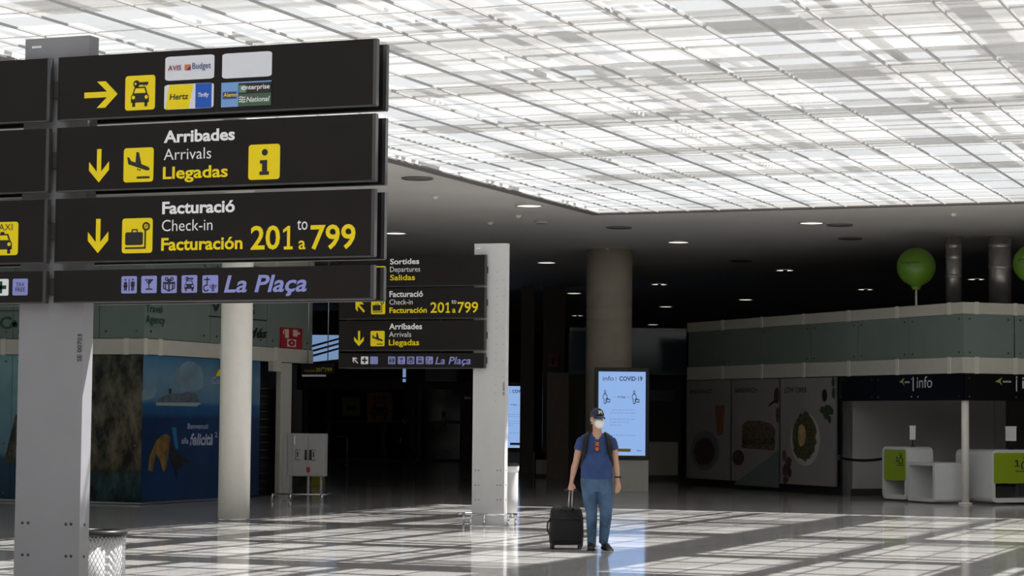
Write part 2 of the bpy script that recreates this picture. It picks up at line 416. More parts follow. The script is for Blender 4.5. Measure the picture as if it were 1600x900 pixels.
def FP(u, v, fm, y=0.0):
    p = PL(u, v, fm @ Vector((0, y, 0)), fm.to_3x3() @ Vector((0, -1, 0)))
    q = fm.inverted() @ p
    return q.x, q.z

# ================================================================== setting
CEIL = 5.7
CC = P(935, 333, CEIL)                       # far left corner of the skylight
SX0, SX1, SY0, SY1 = CC.x, 12.0, -6.0, CC.y
RX0, RX1, RY0, RY1 = -66.0, 16.0, -8.0, 100.0
struct(MB().box(RX0, RX1, RY0, RY1, -.2, 0).build('floor', 'floor'))
WX, WY0, WY1 = -32.0, 2.0, 33.0               # unseen glazed street front on the left, added as a daylight source
cb = MB()
cb.box(RX0, WX-.3, 33.7, RY1, CEIL, CEIL+.075).box(WX-.3, SX0, RY0, RY1, CEIL, CEIL+.075).box(SX1, RX1, RY0, RY1, CEIL, CEIL+.075)
cb.box(SX0, SX1, RY0, SY0, CEIL, CEIL+.075).box(SX0, SX1, SY1, RY1, CEIL, CEIL+.075)
struct(cb.build('ceiling', 'ceiling'))
wd = 'wall_dark'
struct(MB().box(RX0, RX1, RY1, RY1+.3, 0, CEIL).build('wall_back', wd))
wl = MB().box(WX-.3, WX, RY0, WY0, 0, CEIL).box(WX-.3, WX, WY1, 34.0, 0, CEIL).box(WX-.3, WX, WY0, WY1, 0, .25).box(WX-.3, WX, WY0, WY1, CEIL-.3, CEIL)
struct(wl.build('wall_left', wd))
struct(MB().box(RX0, WX-.3, 33.7, 34.0, 0, CEIL).build('wall_recess', wd))
struct(MB().box(RX0-.3, RX0, 34.0, RY1, 0, CEIL).build('wall_left_rear', wd))
wn = thing('added_window', 'tall glazed street front with slim mullions on the left of the hall', 'window', (WX-.15, WY0, 0)); struct(wn)
MB().box(-.01, .01, 0, WY1-WY0, .25, CEIL-.3).build('pane', 'pane', wn)
k = 0
while k*2.0 < WY1-WY0:
    MB().box(-.06, .06, k*2.0, k*2.0+.07, .25, CEIL-.3).build('mullion', 'frame_dark', wn); k += 1
MB().box(-.05, .05, 0, WY1-WY0, 2.7, 2.78).build('transom', 'frame_dark', wn)
struct(MB().box(RX1, RX1+.3, RY0, RY1, 0, CEIL).build('wall_right', wd))
struct(MB().box(RX0, RX1, RY0-.3, RY0, 0, CEIL).build('wall_front', wd))
# skylight
sky = thing('window_1', 'long white translucent ceiling skylight of perforated panels over the concourse', 'skylight', (0, 0, 0))
struct(sky)
sm = MB(); vs_ = [sm.bm.verts.new(p) for p in ((SX0, SY0, CEIL+.005), (SX1, SY0, CEIL+.005), (SX1, SY1, CEIL+.005), (SX0, SY1, CEIL+.005))]; sm._f(vs_, 0)
sm.build('perforated_sheet', 'sheet', sky)
gb = MB(); S = .62
n = int((SX1-SX0)/S)
for i in range(1, n+1):
    x = SX0+i*S
    gb.box(x-.013, x+.013, SY0, SY1, CEIL-.02, CEIL+.003)
gb.build('panel_bars', 'tbar', sky)
gb = MB()
j = 1
while SY1-j*1.24 > SY0:
    y = SY1-j*1.24; gb.box(SX0, SX1, y-.012, y+.012, CEIL-.008, CEIL+.002); j += 1
gb.build('cross_bars', 'tbar_thin', sky)
tb = MB()                                     # steel above the sheet
y = SY1-1.6
while y > SY0:
    tb.box(SX0, SX1, y-.07, y+.07, CEIL+.5, CEIL+.56).box(SX0, SX1, y+.32, y+.46, CEIL+.5, CEIL+.56); y -= 3.72
x = SX0+1.24
while x < SX1:
    tb.box(x-.06, x+.06, SY0, SY1, CEIL+.65, CEIL+.7); x += 2.48
tb.build('roof_beams', 'beam', sky)
lv = MB(); y = SY1-.35; k = 0
while y > SY0:
    wd_ = (.06, .05, .07, .24, .06, .05, .42)[k % 7]
    lv.box(SX0, SX1, y-wd_, y+wd_, CEIL+1.35, CEIL+1.39); y -= 1.24; k += 1
x = SX0+.9
k = 0
while x < SX1:
    wd_ = (.09, .3, .1, .12, .5)[k % 5]
    lv.box(x-wd_, x+wd_, SY0, SY1, CEIL+1.5, CEIL+1.54); x += 2.1; k += 1
rl = random.Random(3)
for k in range(60):                           # louvred bays between the glazing
    i = rl.randrange(0, 14); j = rl.randrange(0, 38)
    xx = SX0+.9+2.1*i; yy = SY1-.35-1.24*j
    for q in range(6): lv.box(xx+.1, xx+2.0, yy-.2*q-.1, yy-.2*q, CEIL+1.3, CEIL+1.33)
lv.build('roof_louvres', 'frost', sky)
# frame strip round the skylight
tr = MB()
tr.box(SX0-.2, SX0+.05, SY0, SY1+.2, CEIL-.022, CEIL+.003).box(SX0+.05, SX1, SY1-.05, SY1+.2, CEIL-.022, CEIL+.003)
struct(tr.build('trim_1', 'edge_trim'))

# ================================================================== sign totems
def screws(mb, pts, y, mi, r=.009):
    for x, z in pts: mb.prism(circ(x, z, r, 8), y-.003, y, mi)
def sign_panel(root, x0, x1, z0, z1, yf, th=.038, back=False):
    mb = MB(); mb.box(x0, x1, yf-th, yf, z0, z1, 0)
    mb.box(x1-.022, x1+.003, yf-th-.002, yf+.002, z0, z1, 1)
    mb.box(x0-.003, x0+.012, yf-th-.002, yf+.002, z0, z1, 0)
    mb.box(x0, x1, yf-th-.002, yf+.001, z0-.006, z0+.004, 1)
    o = mb.build('sign_panel', ['black_panel', 'dark_edge'], root)
    return o

# ---- near totem
pf = D(30, 500, 16.25); yF = pf.y
NF = lmat((pf.x, yF, 0), 0)
xr, _ = FP(131, 500, NF)
_, ztop = FP(85, 58.5, NF)
W_ = xr
near = thing('direction_sign', 'nearest tall wayfinding totem with car rental, arrivals and check-in panels', 'direction sign', (pf.x, yF, 0), 0)
TP = .125
mb = MB(); mb.box(0, W_, 0, TP, 0, ztop, 0)
for uu, vv in ((35, 817), (44, 817), (103, 819), (111, 819), (35, 867), (44, 867), (103, 869), (111, 869)):
    x, z = FP(uu, vv, NF); screws(mb, [(x, z)], 0, 1, .012)
for vv in (820, 870):
    _, z = FP(110, vv, NF); mb.prism(circ(TP*.5, z, .012, 8), -.003, 0, 1, Matrix.Translation((W_, 0, 0)) @ Matrix.Rotation(R(90), 4, 'Z'))
post = mb.build('post', ['post_grey_shaded', 'hole'], near, bevel=.004)
x0, zb = FP(126, 565, NF); x1, zt = FP(126, 522, NF)
me_r = Matrix.Translation((W_-.014, 0, 0))
text('SE 00703', zb, zt, 0, .036, 0, 'ink', post, .01, rot=Matrix.Translation((W_-.012, -.003, 0)) @ Matrix.Rotation(R(-90), 4, 'Y') @ Matrix.Translation((0, 0, 0)))
_, z = FP(52, 74, NF); MB().box(.06, .14, -.003, 0, z-.008, z+.008).build('maker_plate', 'white', post)
YP = -.04                                     # panels' back plane; their faces lie at YP-.038
YT = YP-.038
def NB(u0, v0, u1, v1):
    """box on the near panel faces from photo pixels (x0, z0, x1, z1)"""
    a, _ = FP(u0, (v0+v1)/2, NF, YT); b, _ = FP(u1, (v0+v1)/2, NF, YT)
    _, t = FP((u0+u1)/2, v0, NF, YT); _, c = FP((u0+u1)/2, v1, NF, YT)
    return a, c, b, t
xl, _ = FP(89, 250, NF, YT); xrr, _ = FP(586, 250, NF, YT); xlr, _ = FP(75.5, 250, NF, YT)
ys = []
for (u, a, b) in ((90, 90, 188), (89, 200, 299), (87, 311, 410), (85.5, 423, 472.5)):
    _, zt = FP(u, a, NF, YT); _, zb = FP(u, b, NF, YT); ys.append((zb, zt))
pan = []
for zb, zt in ys:
    pan.append(sign_panel(near, xl, xrr, zb, zt, YP))
    sign_panel(near, xl, xrr-.04, zb, zt, TP+.04+.038)
lpan = []
for zb, zt in ys:
    lpan.append(sign_panel(near, xlr-2.2, xlr, zb, zt, YP))
    sign_panel(near, xlr-2.2, xlr, zb, zt, TP+.04+.038)
for zb, zt in ys:
    for ya, yb in ((YP, 0), (TP, TP+.04)): MB().box(.05, W_-.05, ya, yb, (zb+zt)/2-.06, (zb+zt)/2+.06).build('bracket', 'hole', near)
def NT(s, u0, u1, vb, vc, m, par, bold=0.0, shear=0.0, FR=None, Y=None):
    fr = FR or NF; yy = YT if Y is None else Y
    a, zb = FP(u0, vb, fr, yy); b, _ = FP(u1, vb, fr, yy); _, zc = FP(u0, vc, fr, yy)
    return text(s, a, b, zb, zc-zb, yy-.002, m, par, bold, shear)
Yy = ['yellow', 'ink']
# panel 1: car rental
b = NB(135, 127, 181, 169); arrow(pan[0], (b[0]+b[2])/2, (b[1]+b[3])/2, (b[3]-b[1])*.98, 90, YT, 'yellow')
icon(pan[0], 'pictogram', NB(196, 118, 242.5, 172), YT, I_CARKEY, Yy)
bx = NB(258.5, 87, 335, 124.5)
p_ = icon(pan[0], 'brand_plate', bx, YT, PLATE, ['plate_white'])
NT('AVIS', 262.5, 283, 110.5, 103, 'red_dark', p_, .015, Y=YT-.006); NT('Budget', 300.5, 329.5, 108, 98.5, 'navy', p_, .004, Y=YT-.006)
icon(p_, 'logo', NB(289, 101, 298.5, 110), YT-.003, lay(0, 1, [(0, 0), (1, 1), (0, 1)])+lay(1, 1, [(.15, 0), (1, 0), (1, .85)]), ['orange', 'red_dark'])
icon(pan[0], 'brand_plate', NB(347.5, 82, 425, 121), YT, PLATE, ['plate_white'])
bx = NB(257, 131, 334, 170)
p_ = icon(pan[0], 'brand_plate', bx, YT, lay(0, 1, rrect(0, 0, 1, 1, .09))+lay(1, 2, [(.03, .01), (.5, .01), (.59, .98), (.1, .98)])+lay(2, 2, rect(.635, .01, .96, .99)), ['plate_white', 'yellow', 'blue'])
NT('Hertz', 265, 294.5, 156, 147, 'ink', p_, .012, .15, Y=YT-.006); NT('Thrifty', 309.5, 326.5, 151.5, 145, 'white', p_, .012, .2, Y=YT-.006)
bx = NB(346, 127.5, 424, 166)
p_ = icon(pan[0], 'brand_plate', bx, YT, lay(0, 1, rect(0, 0, 1, 1))+lay(1, 2, rect(.345, 0, 1, .5))+lay(2, 2, rect(.345, .5, 1, .94))+lay(3, 2, rect(.03, .33, .31, .62))+lay(4, 3, rect(.36, .56, .5, .86)), ['sky_blue', 'green_dk', 'ink', 'navy', 'green_md'])
NT('Alamo', 349.5, 370, 151.5, 145.5, 'yellow', p_, .012, Y=YT-.006)
NT('e', 377, 384, 140.5, 132, 'white', p_, .015, Y=YT-.006); NT('nterprise', 384.5, 421.5, 140, 132.5, 'white', p_, .015, Y=YT-.006); NT('National', 385, 421.5, 159.5, 151.5, 'white', p_, .012, .2, Y=YT-.006)
icon(p_, 'logo', NB(374, 151, 384, 161), YT-.004, lay(0, 1, line([(0, .9), (.4, .98), (.6, .8), (1, .9)], .14), line([(0, .55), (.4, .63), (.6, .45), (1, .55)], .14), line([(0, .2), (.4, .28), (.6, .1), (1, .2)], .14)), ['white'])
# panel 2: arrivals
b = NB(137, 233, 173, 285); arrow(pan[1], (b[0]+b[2])/2, (b[1]+b[3])/2, (b[3]-b[1])/1.45, 0, YT, 'yellow')
icon(pan[1], 'pictogram', NB(193.5, 231, 240, 284.5), YT, I_ARR, Yy)
icon(pan[1], 'pictogram', NB(388.5, 225.5, 437.5, 280.5), YT, I_INFO, Yy)
NT('Arribades', 256, 367, 222.8, 204.5, 'white', pan[1], .03); NT('Arrivals', 256, 330, 250.3, 233, 'white', pan[1], -.004); NT('Llegadas', 254.5, 356, 279.5, 261, 'yellow', pan[1], .022)
# panel 3: check-in
b = NB(135, 342, 172, 395.5); arrow(pan[2], (b[0]+b[2])/2, (b[1]+b[3])/2, (b[3]-b[1])/1.45, 0, YT, 'yellow')
icon(pan[2], 'pictogram', NB(191, 341, 238.5, 395.5), YT, I_LUG, Yy)
NT('Facturació', 253.5, 367, 334, 315.5, 'white', pan[2], .03); NT('Check-in', 253, 332, 361.5, 344, 'white', pan[2], -.004); NT('Facturación', 252, 379, 391.2, 372, 'yellow', pan[2], .026)
NT('20', 391.5, 437.5, 389.5, 353.5, 'yellow', pan[2], .018)
b = NB(442.5, 353, 457.5, 389.8); ONE = [(.1, .13), (.1, 0), (1, 0), (1, .13), (.72, .13), (.72, 1), (.5, 1), (.0, .84), (.0, .72), (.42, .82), (.42, .13)]
MB().prism([(b[0]+x*(b[2]-b[0]), b[1]+z*(b[3]-b[1])) for x, z in ONE], YT-.003, YT).build('numeral', 'yellow', pan[2]); NT('to', 464.5, 480.5, 359.2, 340, 'white', pan[2], 0); NT('a', 466.5, 477.5, 389.3, 369.5, 'yellow', pan[2], .014)
NT('799', 485, 555.5, 388.8, 352, 'yellow', pan[2], .018)
# panel 4: services
Ly = ['lilac', 'ink']
for ic, u0, u1, v0, v1 in ((I_WC, 190, 214, 431.5, 458.5), (I_BAR, 221, 245.2, 431, 458), (I_GIFT, 252.3, 276.5, 430.5, 458), (I_CARS, 284, 308.2, 430, 457.5), (I_REL, 316.5, 341, 430, 457.5)):
    icon(pan[3], 'pictogram', NB(u0, v0, u1, v1), YT, ic, Ly)
NT('La Plaça', 350, 479.5, 456.5, 430.5, 'lilac', pan[3], .02, .22)
# left wing
b0 = NB(-20, 347, 28.5, 399)
ic = icon(lpan[2], 'pictogram', b0, YT, I_TAXI, Yy)
NT('TAXI', -10, 19.5, 360.5, 350.5, 'ink', ic, -.005, 0, Y=YT-.003)
icon(lpan[3], 'pictogram', NB(-11, 436, 13.5, 462), YT, I_CROSS, ['white', 'green_px'])
ic = icon(lpan[3], 'pictogram', NB(20, 435.5, 43.5, 461.5), YT, PLATE, Ly)
NT('TAX', 25, 38.5, 447.5, 441.5, 'ink', ic, 0, Y=YT-.003); NT('FREE', 24, 39.5, 456, 449.5, 'ink', ic, 0, Y=YT-.003)

# ---- far totem
pf = D(739, 600, 34.8); FF = lmat((pf.x, pf.y, 0), 0)
W2, _ = FP(789.5, 600, FF); _, z2 = FP(765, 380.5, FF)
far = thing('direction_sign', 'smaller wayfinding totem in mid hall listing departures above check-in, bin behind it', 'direction sign', (pf.x, pf.y, 0), 0)
mb = MB(); mb.box(0, W2, 0, TP, 0, z2, 0)
for k in range(17):
    z = z2-.45-k*.125
    screws(mb, [(W2-.16, z)] + ([(W2-.04, z)] if k % 2 else []), 0, 1, .006)
for vv in (735, 758, 781):
    for uu in (743, 748, 777, 782):
        x, z = FP(uu, vv, FF); screws(mb, [(x, z)], 0, 1, .01)
    x, z = FP(785, vv, FF); mb.prism(circ(TP*.5, z, .012, 8), -.003, 0, 1, Matrix.Translation((W2, 0, 0)) @ Matrix.Rotation(R(90), 4, 'Z'))
post2 = mb.build('post', ['post_light', 'hole'], far, bevel=.004)
_, zb = FP(787, 618, FF); _, zt = FP(787, 597, FF)
text('SE 00701', zb, zt, 0, .03, 0, 'ink', post2, .01, rot=Matrix.Translation((W2-.01, -.003, 0)) @ Matrix.Rotation(R(-90), 4, 'Y'))
_, z = FP(745, 388, FF); MB().box(.03, .1, -.003, 0, z-.01, z+.01).build('maker_plate', 'white', post2)
xl2, _ = FP(530, 500, FF, YT); xr2, _ = FP(758.5, 500, FF, YT)
pan2 = []
for a, b_ in ((398, 445.5), (449, 496.5), (500, 547), (551.5, 575)):
    _, zt = FP(750, a, FF, YT); _, zb = FP(750, b_, FF, YT)
    pan2.append(sign_panel(far, xl2, xr2, zb, zt, YP)); sign_panel(far, xl2, xr2, zb, zt, TP+.04+.038)
for a in (422, 473, 524, 563):
    _, z = FP(750, a, FF)
    for ya, yb in ((YP, 0), (TP, TP+.04)): MB().box(.03, .24, ya, yb, z-.05, z+.05).build('bracket', 'hole', far)
def FB(u0, v0, u1, v1):
    a, _ = FP(u0, (v0+v1)/2, FF, YT); b, _ = FP(u1, (v0+v1)/2, FF, YT)
    _, t = FP((u0+u1)/2, v0, FF, YT); _, c = FP((u0+u1)/2, v1, FF, YT)
    return a, c, b, t
def FT(*a, **k): return NT(*a, FR=FF, Y=YT, **k)
icon(pan2[0], 'pictogram', FB(580, 416, 602.5, 440), YT, PLATE+lay(1, 2, [(.12, .3), (.2, .34), (.3, .28), (.45, .4), (.25, .75), (.35, .76), (.62, .52), (.8, .62), (.88, .6), (.84, .52), (.2, .18)], rect(.12, .08, .6, .13)), Yy)
FT('Sortides', 609.5, 655, 413, 404.5, 'white', pan2[0], .022); FT('Departures', 609.5, 656.5, 425, 417, 'white', pan2[0], -.002); FT('Salidas', 609.5, 648.5, 438, 429.5, 'yellow', pan2[0], .014)
b = FB(554, 470.5, 571, 488.5); arrow(pan2[1], (b[0]+b[2])/2, (b[1]+b[3])/2, .155, -135, YT, 'yellow')
icon(pan2[1], 'pictogram', FB(580, 467, 602, 491), YT, I_LUG, Yy)
FT('Facturació', 608.5, 661, 464, 455, 'white', pan2[1], .022); FT('Check-in', 608.5, 645, 476, 468, 'white', pan2[1], -.002); FT('Facturación', 608.5, 667, 489, 480.5, 'yellow', pan2[1], .022)
FT('20', 672.5, 694, 488.5, 472.5, 'yellow', pan2[1], .012)
b = FB(696, 472.5, 703, 488.8); MB().prism([(b[0]+x*(b[2]-b[0]), b[1]+z*(b[3]-b[1])) for x, z in ONE], YT-.003, YT).build('numeral', 'yellow', pan2[1])
FT('.', 0, 1, 0, 1, 'yellow', pan2[1]) if False else None; FT('to', 705.5, 713, 474.5, 467, 'white', pan2[1]); FT('a', 706.5, 712, 488.5, 479.5, 'yellow', pan2[1], .014); FT('799', 715, 747, 488.5, 472, 'yellow', pan2[1], .012)
b = FB(552, 517, 570, 541); arrow(pan2[2], (b[0]+b[2])/2, (b[1]+b[3])/2, (b[3]-b[1])/1.45, 0, YT, 'yellow')
icon(pan2[2], 'pictogram', FB(579, 517, 601, 541), YT, I_ARR, Yy)
FT('Arribades', 608, 659.5, 514.5, 505.5, 'white', pan2[2], .022); FT('Arrivals', 608, 642.5, 526.5, 518.5, 'white', pan2[2], -.002); FT('Llegadas', 607.5, 655, 539.5, 530.5, 'yellow', pan2[2], .014)
b = FB(551, 558, 559, 568); arrow(pan2[3], (b[0]+b[2])/2, (b[1]+b[3])/2, .09, -135, YT, 'plate_white')
icon(pan2[3], 'pictogram', FB(564, 557, 575.5, 569), YT, I_CROSS, ['white', 'green_px'])
ic = icon(pan2[3], 'pictogram', FB(578.5, 557, 590.5, 569), YT, PLATE, Ly)
FT('TAX', 581, 588, 562.5, 559.5, 'ink', ic); FT('FREE', 580.5, 588.5, 567, 564, 'ink', ic)
for ic, u in ((I_WC, 606.5), (I_BAR, 621.5), (I_GIFT, 636), (I_CARS, 650.5), (I_REL, 665)):
    icon(pan2[3], 'pictogram', FB(u, 557, u+11.5, 569), YT, ic, Ly)
FT('La Plaça', 680, 735.5, 569, 557.5, 'lilac', pan2[3], .012, shear=.22)
# trolley guard round the far totem
g = thing('trolley_guard', 'low chromed trolley guard rail round the mid-hall totem post', 'guard rail', (pf.x, pf.y, 0), 0)
gz = .17
MB().tube([(-.12, -.1, gz), (W2+.1, -.1, gz), (W2+.12, TP+.1, gz), (-.14, TP+.1, gz), (-.12, -.1, gz)], .017, 8).build('rail', 'chrome', g)
for x, y in ((-.1, -.08), (W2*.47, -.1), (W2+.1, -.08), (W2+.1, TP+.1), (-.1, TP+.1)):
    MB().tube([(x, y, 0), (x, y, gz)], .018, 8).build('rail_foot', 'chrome', g)
for x, y in ((-.15, -.1), (W2+.15, -.05)):
    MB().tube([(x, y, gz-.02), (x, y, gz+.02)], .028, 12).build('bumper_wheel', 'chrome', g)

# ================================================================== bins
def bin_mesh(rad, h):
    b = MB(); n = 40; m_ = 22
    for s_ in (1, -1):
        for k in range(n):
            pts = []
            for q in range(m_+1):
                a = 2*math.pi*(k/n + s_*q/m_*.28); pts.append((rad*math.cos(a), rad*math.sin(a), .03+(h-.06)*q/m_))
            b.tube(pts, .0032, 4)
    return b
p = D(157, 840, 17.6); h = CAMH-(825-645)/F*17.6
nb = thing('litter_bin', 'round wire mesh litter bin with black rim behind nearest totem post', 'bin', (p.x, p.y, 0))
bin_mesh(.195, h).build('mesh_basket', 'chrome', nb)
MB().lathe([(.198, h-.045), (.21, h-.04), (.213, h), (.17, h+.004), (.165, h-.01), (.19, h-.03)], seg=40).build('rim', 'black', nb)
MB().lathe([(.17, .02), (.172, h-.05), (.165, h-.05), (.16, .04)], seg=32).build('liner', 'bag', nb)
MB().lathe([(.0, 0), (.2, 0), (.2, .035), (0, .035)], seg=32).build('base', 'black', nb)
p = P(792, 806)
fb = thing('litter_bin', 'silver litter bin with white bag tucked behind the mid-hall totem', 'bin', (p.x-.03, p.y+.12, 0))
MB().lathe([(.155, .03), (.17, .3), (.17, .82), (.16, .84)], seg=32).build('body', 'post_light', fb)
MB().lathe([(.165, .83), (.182, .84), (.18, .875), (.13, .9), (.12, .86)], seg=32).build('rim', 'black', fb)
MB().lathe([(.174, .74), (.182, .78), (.186, .84), (.172, .845)], seg=24).build('bag', 'bag', fb)
MB().lathe([(0, 0), (.14, 0), (.14, .03), (0, .03)], seg=24).build('base', 'black', fb)

# ================================================================== columns
p = P(365, 813.5)
c = thing('round_column', 'slim white round column standing before the travel agency shop', 'column', (p.x, p.y, 0))
MB().lathe([(.25, 0), (.25, CEIL)], seg=48).build('shaft', 'column_white', c)
MB().lathe([(.256, 0), (.256, .035), (.25, .04)], seg=48).build('base_ring', 'steel', c)
p = D(951, 600, 53.2)
sc_ = thing('stone_column', 'thick beige stone column rising behind the large information screen', 'column', (p.x, p.y, 0))
r_ = .547
zs = [CAMH+(656-501)/F*53.2, CAMH+(656-480)/F*53.2]
MB().lathe([(r_, 0), (r_, zs[0]-.012), (r_-.02, zs[0]), (r_, zs[0]+.012), (r_, zs[1]-.012), (r_-.02, zs[1]), (r_, zs[1]+.012), (r_, CEIL)], seg=64).build('drum', 'stone', sc_)
# ================================================================== travel agency shop (left)
Q = P(219.5, 789)
def hz(v, u, depth): return CAMH-(v-(654+ROLL*(u-800)))/F*depth
LQ = (ROLL, )
_, zb0 = FP(219, 553.5, lmat((Q.x, Q.y, 0), 0)); _, zb1 = FP(219, 529, lmat((Q.x, Q.y, 0), 0))
_, zpl = FP(219, 785.5, lmat((Q.x, Q.y, 0), 0))
ZT = 4.75
shop = thing('travel_agency_shop', 'glass-fronted travel agency shop unit with cruise poster and frosted green fascia', 'shop', (Q.x, Q.y, 0))
LF = lmat((Q.x, Q.y, 0), 0)                          # front, along the concourse end
SF = lmat((Q.x, Q.y, 0), R(90))                      # side, local x runs away from the camera
xe, _ = FP(487, 600, SF)
LW = 9.0
mb = MB(); mb.box(-LW, -.06, .06, xe-.05, 0, zpl-.02); mb.build('plinth', 'plinth', shop)
MB().box(-LW, -.05, .1, xe-.1, ZT, ZT+.06).build('roof', 'wall_dark', shop)
# cream band and top rail with brackets
def band(z0, z1, out):
    b = MB(); b.box(-LW, out, -out, 0, z0, z1, 0); b.box(-.12, out, -out+.002, xe, z0+.001, z1-.001, 0)
    k = 0
    x = -.35
    while x > -LW: b.box(x-.05, x+.05, -out-.012, -out+.01, z0-.01, z1+.01, 1); x -= 1.35
    y = .55
    while y < xe: b.box(out-.01, out+.012, y-.07, y+.07, z0-.01, z1+.01, 1); y += 2.3
    b.box(out-.01, out+.012, -out, -out+.12, z0-.01, z1+.01, 1)
    return b
band(zb0, zb1, .03).build('band', ['cream', 'cream_joint'], shop, bevel=.006)
band(ZT-.05, ZT+.2, .03).build('top_rail', ['cream', 'cream_joint'], shop, bevel=.006)
fz0, fz1 = zb1+.01, ZT-.05
# fascia glass panes, one mesh each
xs = [-LW, -5.95, FP(20.8, 500, LF)[0], -1.22, -.0]
fs = MB()
xa = [0.0]
e0 = FP(20.8, 510, LF)[0]
cuts = [-LW, e0-1.9, e0, e0+1.9 if e0+1.9 < -.4 else -1.2, 0]
cuts = sorted(set(round(c_, 3) for c_ in cuts))
fpan = []
for a, b_ in zip(cuts, cuts[1:]):
    m_ = MB().box(a+.008, b_-.008, 0, .02, fz0, fz1, 0)
    for sx in (a+.15, b_-.15):
        for sz in (fz0+.13, fz1-.13): m_.prism(circ(sx, sz, .022, 10), -.012, 0, 1)
    fpan.append(m_.build('fascia_glass', ['fascia', 'chrome'], shop))
spans = [0, xe*.36, xe*.7, xe]
MZ = Matrix.Rotation(R(90), 4, 'Z')
for a, b_ in zip(spans, spans[1:]):
    m_ = MB().box(a+.008, b_-.008, 0, .02, fz0, fz1, 0, MZ)
    for sx in (a+.25, b_-.25):
        for sz in (fz0+.13, fz1-.13): m_.prism(circ(sx, sz, .022, 10), -.012, 0, 1, MZ)
    fpan.append(m_.build('fascia_glass', ['fascia', 'hole'], shop))
# picture panes of the front
zp0, zp1 = zpl, zb0-.01
def zw(v, u=180): return FP(u, v, LF)[1]
seastops = [(0, (.0, .025, .06)), (.28, (.01, .05, .11)), (.3, (.05, .13, .16)), (.34, (.11, .24, .3)), (1, (.2, .37, .42))]
M['sea_print'] = ramp_mat('sea_and_sky_print', 'Z', zp0, zp1, seastops, .25, 2.5)
def rock_mat():
    m = ramp_mat('rocky_cliff_print', 'Z', zp0, zp1, [(0, (.012, .04, .052)), (.19, (.02, .055, .066)), (.205, (.03, .03, .026)), (.235, (.085, .07, .05)), (.55, (.11, .1, .075)), (1, (.055, .062, .048))], 0, 5.0, .3, .06)
    nt = m.node_tree; b = nt.nodes['Principled BSDF']; L = nt.links
    src = b.inputs['Base Color'].links[0].from_socket
    tc = nt.nodes.new('ShaderNodeTexCoord'); mp_ = nt.nodes.new('ShaderNodeMapping'); mp_.inputs['Scale'].default_value = (1, 1, .55); mp_.inputs['Rotation'].default_value = (0, .5, 0)
    nz = nt.nodes.new('ShaderNodeTexNoise'); nz.inputs['Scale'].default_value = 2.6; nz.inputs['Detail'].default_value = 9; nz.inputs['Roughness'].default_value = .7
    L.new(tc.outputs['Object'], mp_.inputs[0]); L.new(mp_.outputs[0], nz.inputs['Vector'])
    rp = nt.nodes.new('ShaderNodeValToRGB'); rp.color_ramp.elements[0].position = .42; rp.color_ramp.elements[1].position = .6
    rp.color_ramp.elements[0].color = (.06, .065, .06, 1); rp.color_ramp.elements[1].color = (1.9, 1.8, 1.6, 1)
    L.new(nz.outputs['Fac'], rp.inputs[0])
    mx = nt.nodes.new('ShaderNodeMix'); mx.data_type = 'RGBA'; mx.blend_type = 'MULTIPLY'; mx.inputs[0].default_value = 1
    L.new(src, mx.inputs[6]); L.new(rp.outputs[0], mx.inputs[7]); L.new(mx.outputs[2], b.inputs['Base Color'])
    return m
M['rock_print'] = rock_mat()
cx = FP(140, 650, LF)[0]
rock_x = FP(100, 650, LF)[0]
def pane(a, b_, mats, name, par=shop, T=None):
    m_ = MB().box(a+.006, b_-.006, 0, .02, zp0, zp1, 0, T)
    for sx in (a+.14, b_-.14):
        for sz in (zp0+.12, zp0+1.05, zp1-.12): m_.prism(circ(sx, sz, .02, 10), -.012, 0, 1, T)
    return m_.build(name, mats, par)
pane(-LW, e0, ['sea_print', 'chrome'], 'picture_pane')
sp2 = pane(e0, rock_x, ['sea_print', 'chrome'], 'picture_pane')
a0 = FP(7, 700, LF); a1 = FP(22, 700, LF); zb_ = FP(15, 722, LF)[1]; zt_ = FP(15, 655, LF)[1]
MB().prism([(a0[0], zb_), (rock_x, zb_), (rock_x, zt_+.5), (a1[0]+.25, zt_+.3), (a1[0], zt_+.05), (a1[0]-.04, zt_-.15), (a0[0]+.1, zt_-.4), (a0[0]+.05, zt_-.62)], -.004, .0).build('rock_silhouette', 'rock_print', sp2)
rp = pane(rock_x, 0, ['rock_print', 'chrome'], 'picture_pane')
MB().box(-LW, .02, -.02, .03, zp0-.03, zp0).box(0, .03, 0, xe*.55, zp0-.03, zp0).build('sill', 'steel', shop)
# cruise poster on the side
xq, _ = FP(345, 650, SF); xq += 1.6
M['cruise_print'] = ramp_mat('cruise_print', 'Z', zp0, zp1, [(0, (.003, .03, .10)), (.12, (.002, .028, .11)), (.57, (.002, .022, .09)), (.6, (.01, .07, .18)), (.66, (.01, .09, .23)), (.69, (.09, .2, .31)), (.85, (.14, .25, .34)), (1, (.05, .17, .31))], .45, 1.3, .3, .03)
cp = MB().box(.01, xq, 0, .02, zp0, zp1, 0, MZ)
cpo = cp.build('cruise_poster', ['cruise_print'], shop)
def SB(u, v): return FP(u, v, SF)
def spoly(px, m, name, par, lv=1, T=MZ):
    MB().prism([SB(u, v) for u, v in px], -.004*lv, 0, 0, T).build(name, m, par)
M['ship_white'] = mat('print_ship_white', (.3, .36, .38), .5); M['ship_grey'] = mat('print_ship_grey', (.09, .12, .14), .5, noise=.4, nscale=6)
spoly([(244, 633.5), (307, 635), (314, 630.5), (309, 627), (244, 628.5)], 'ship_white', 'ship_hull', cpo)
spoly([(245, 629), (250, 622), (257, 618), (270, 614.5), (287, 614.5), (292, 612), (304, 614), (310, 621), (312, 629)], 'ship_grey', 'ship_decks', cpo, 2)
spoly([(264, 615), (267, 615), (267, 607), (264, 607)], 'ink', 'ship_funnel', cpo, 2)
M['cloud_print'] = mat('print_cloud', (.17, .26, .33), .5, noise=.25, nscale=2)
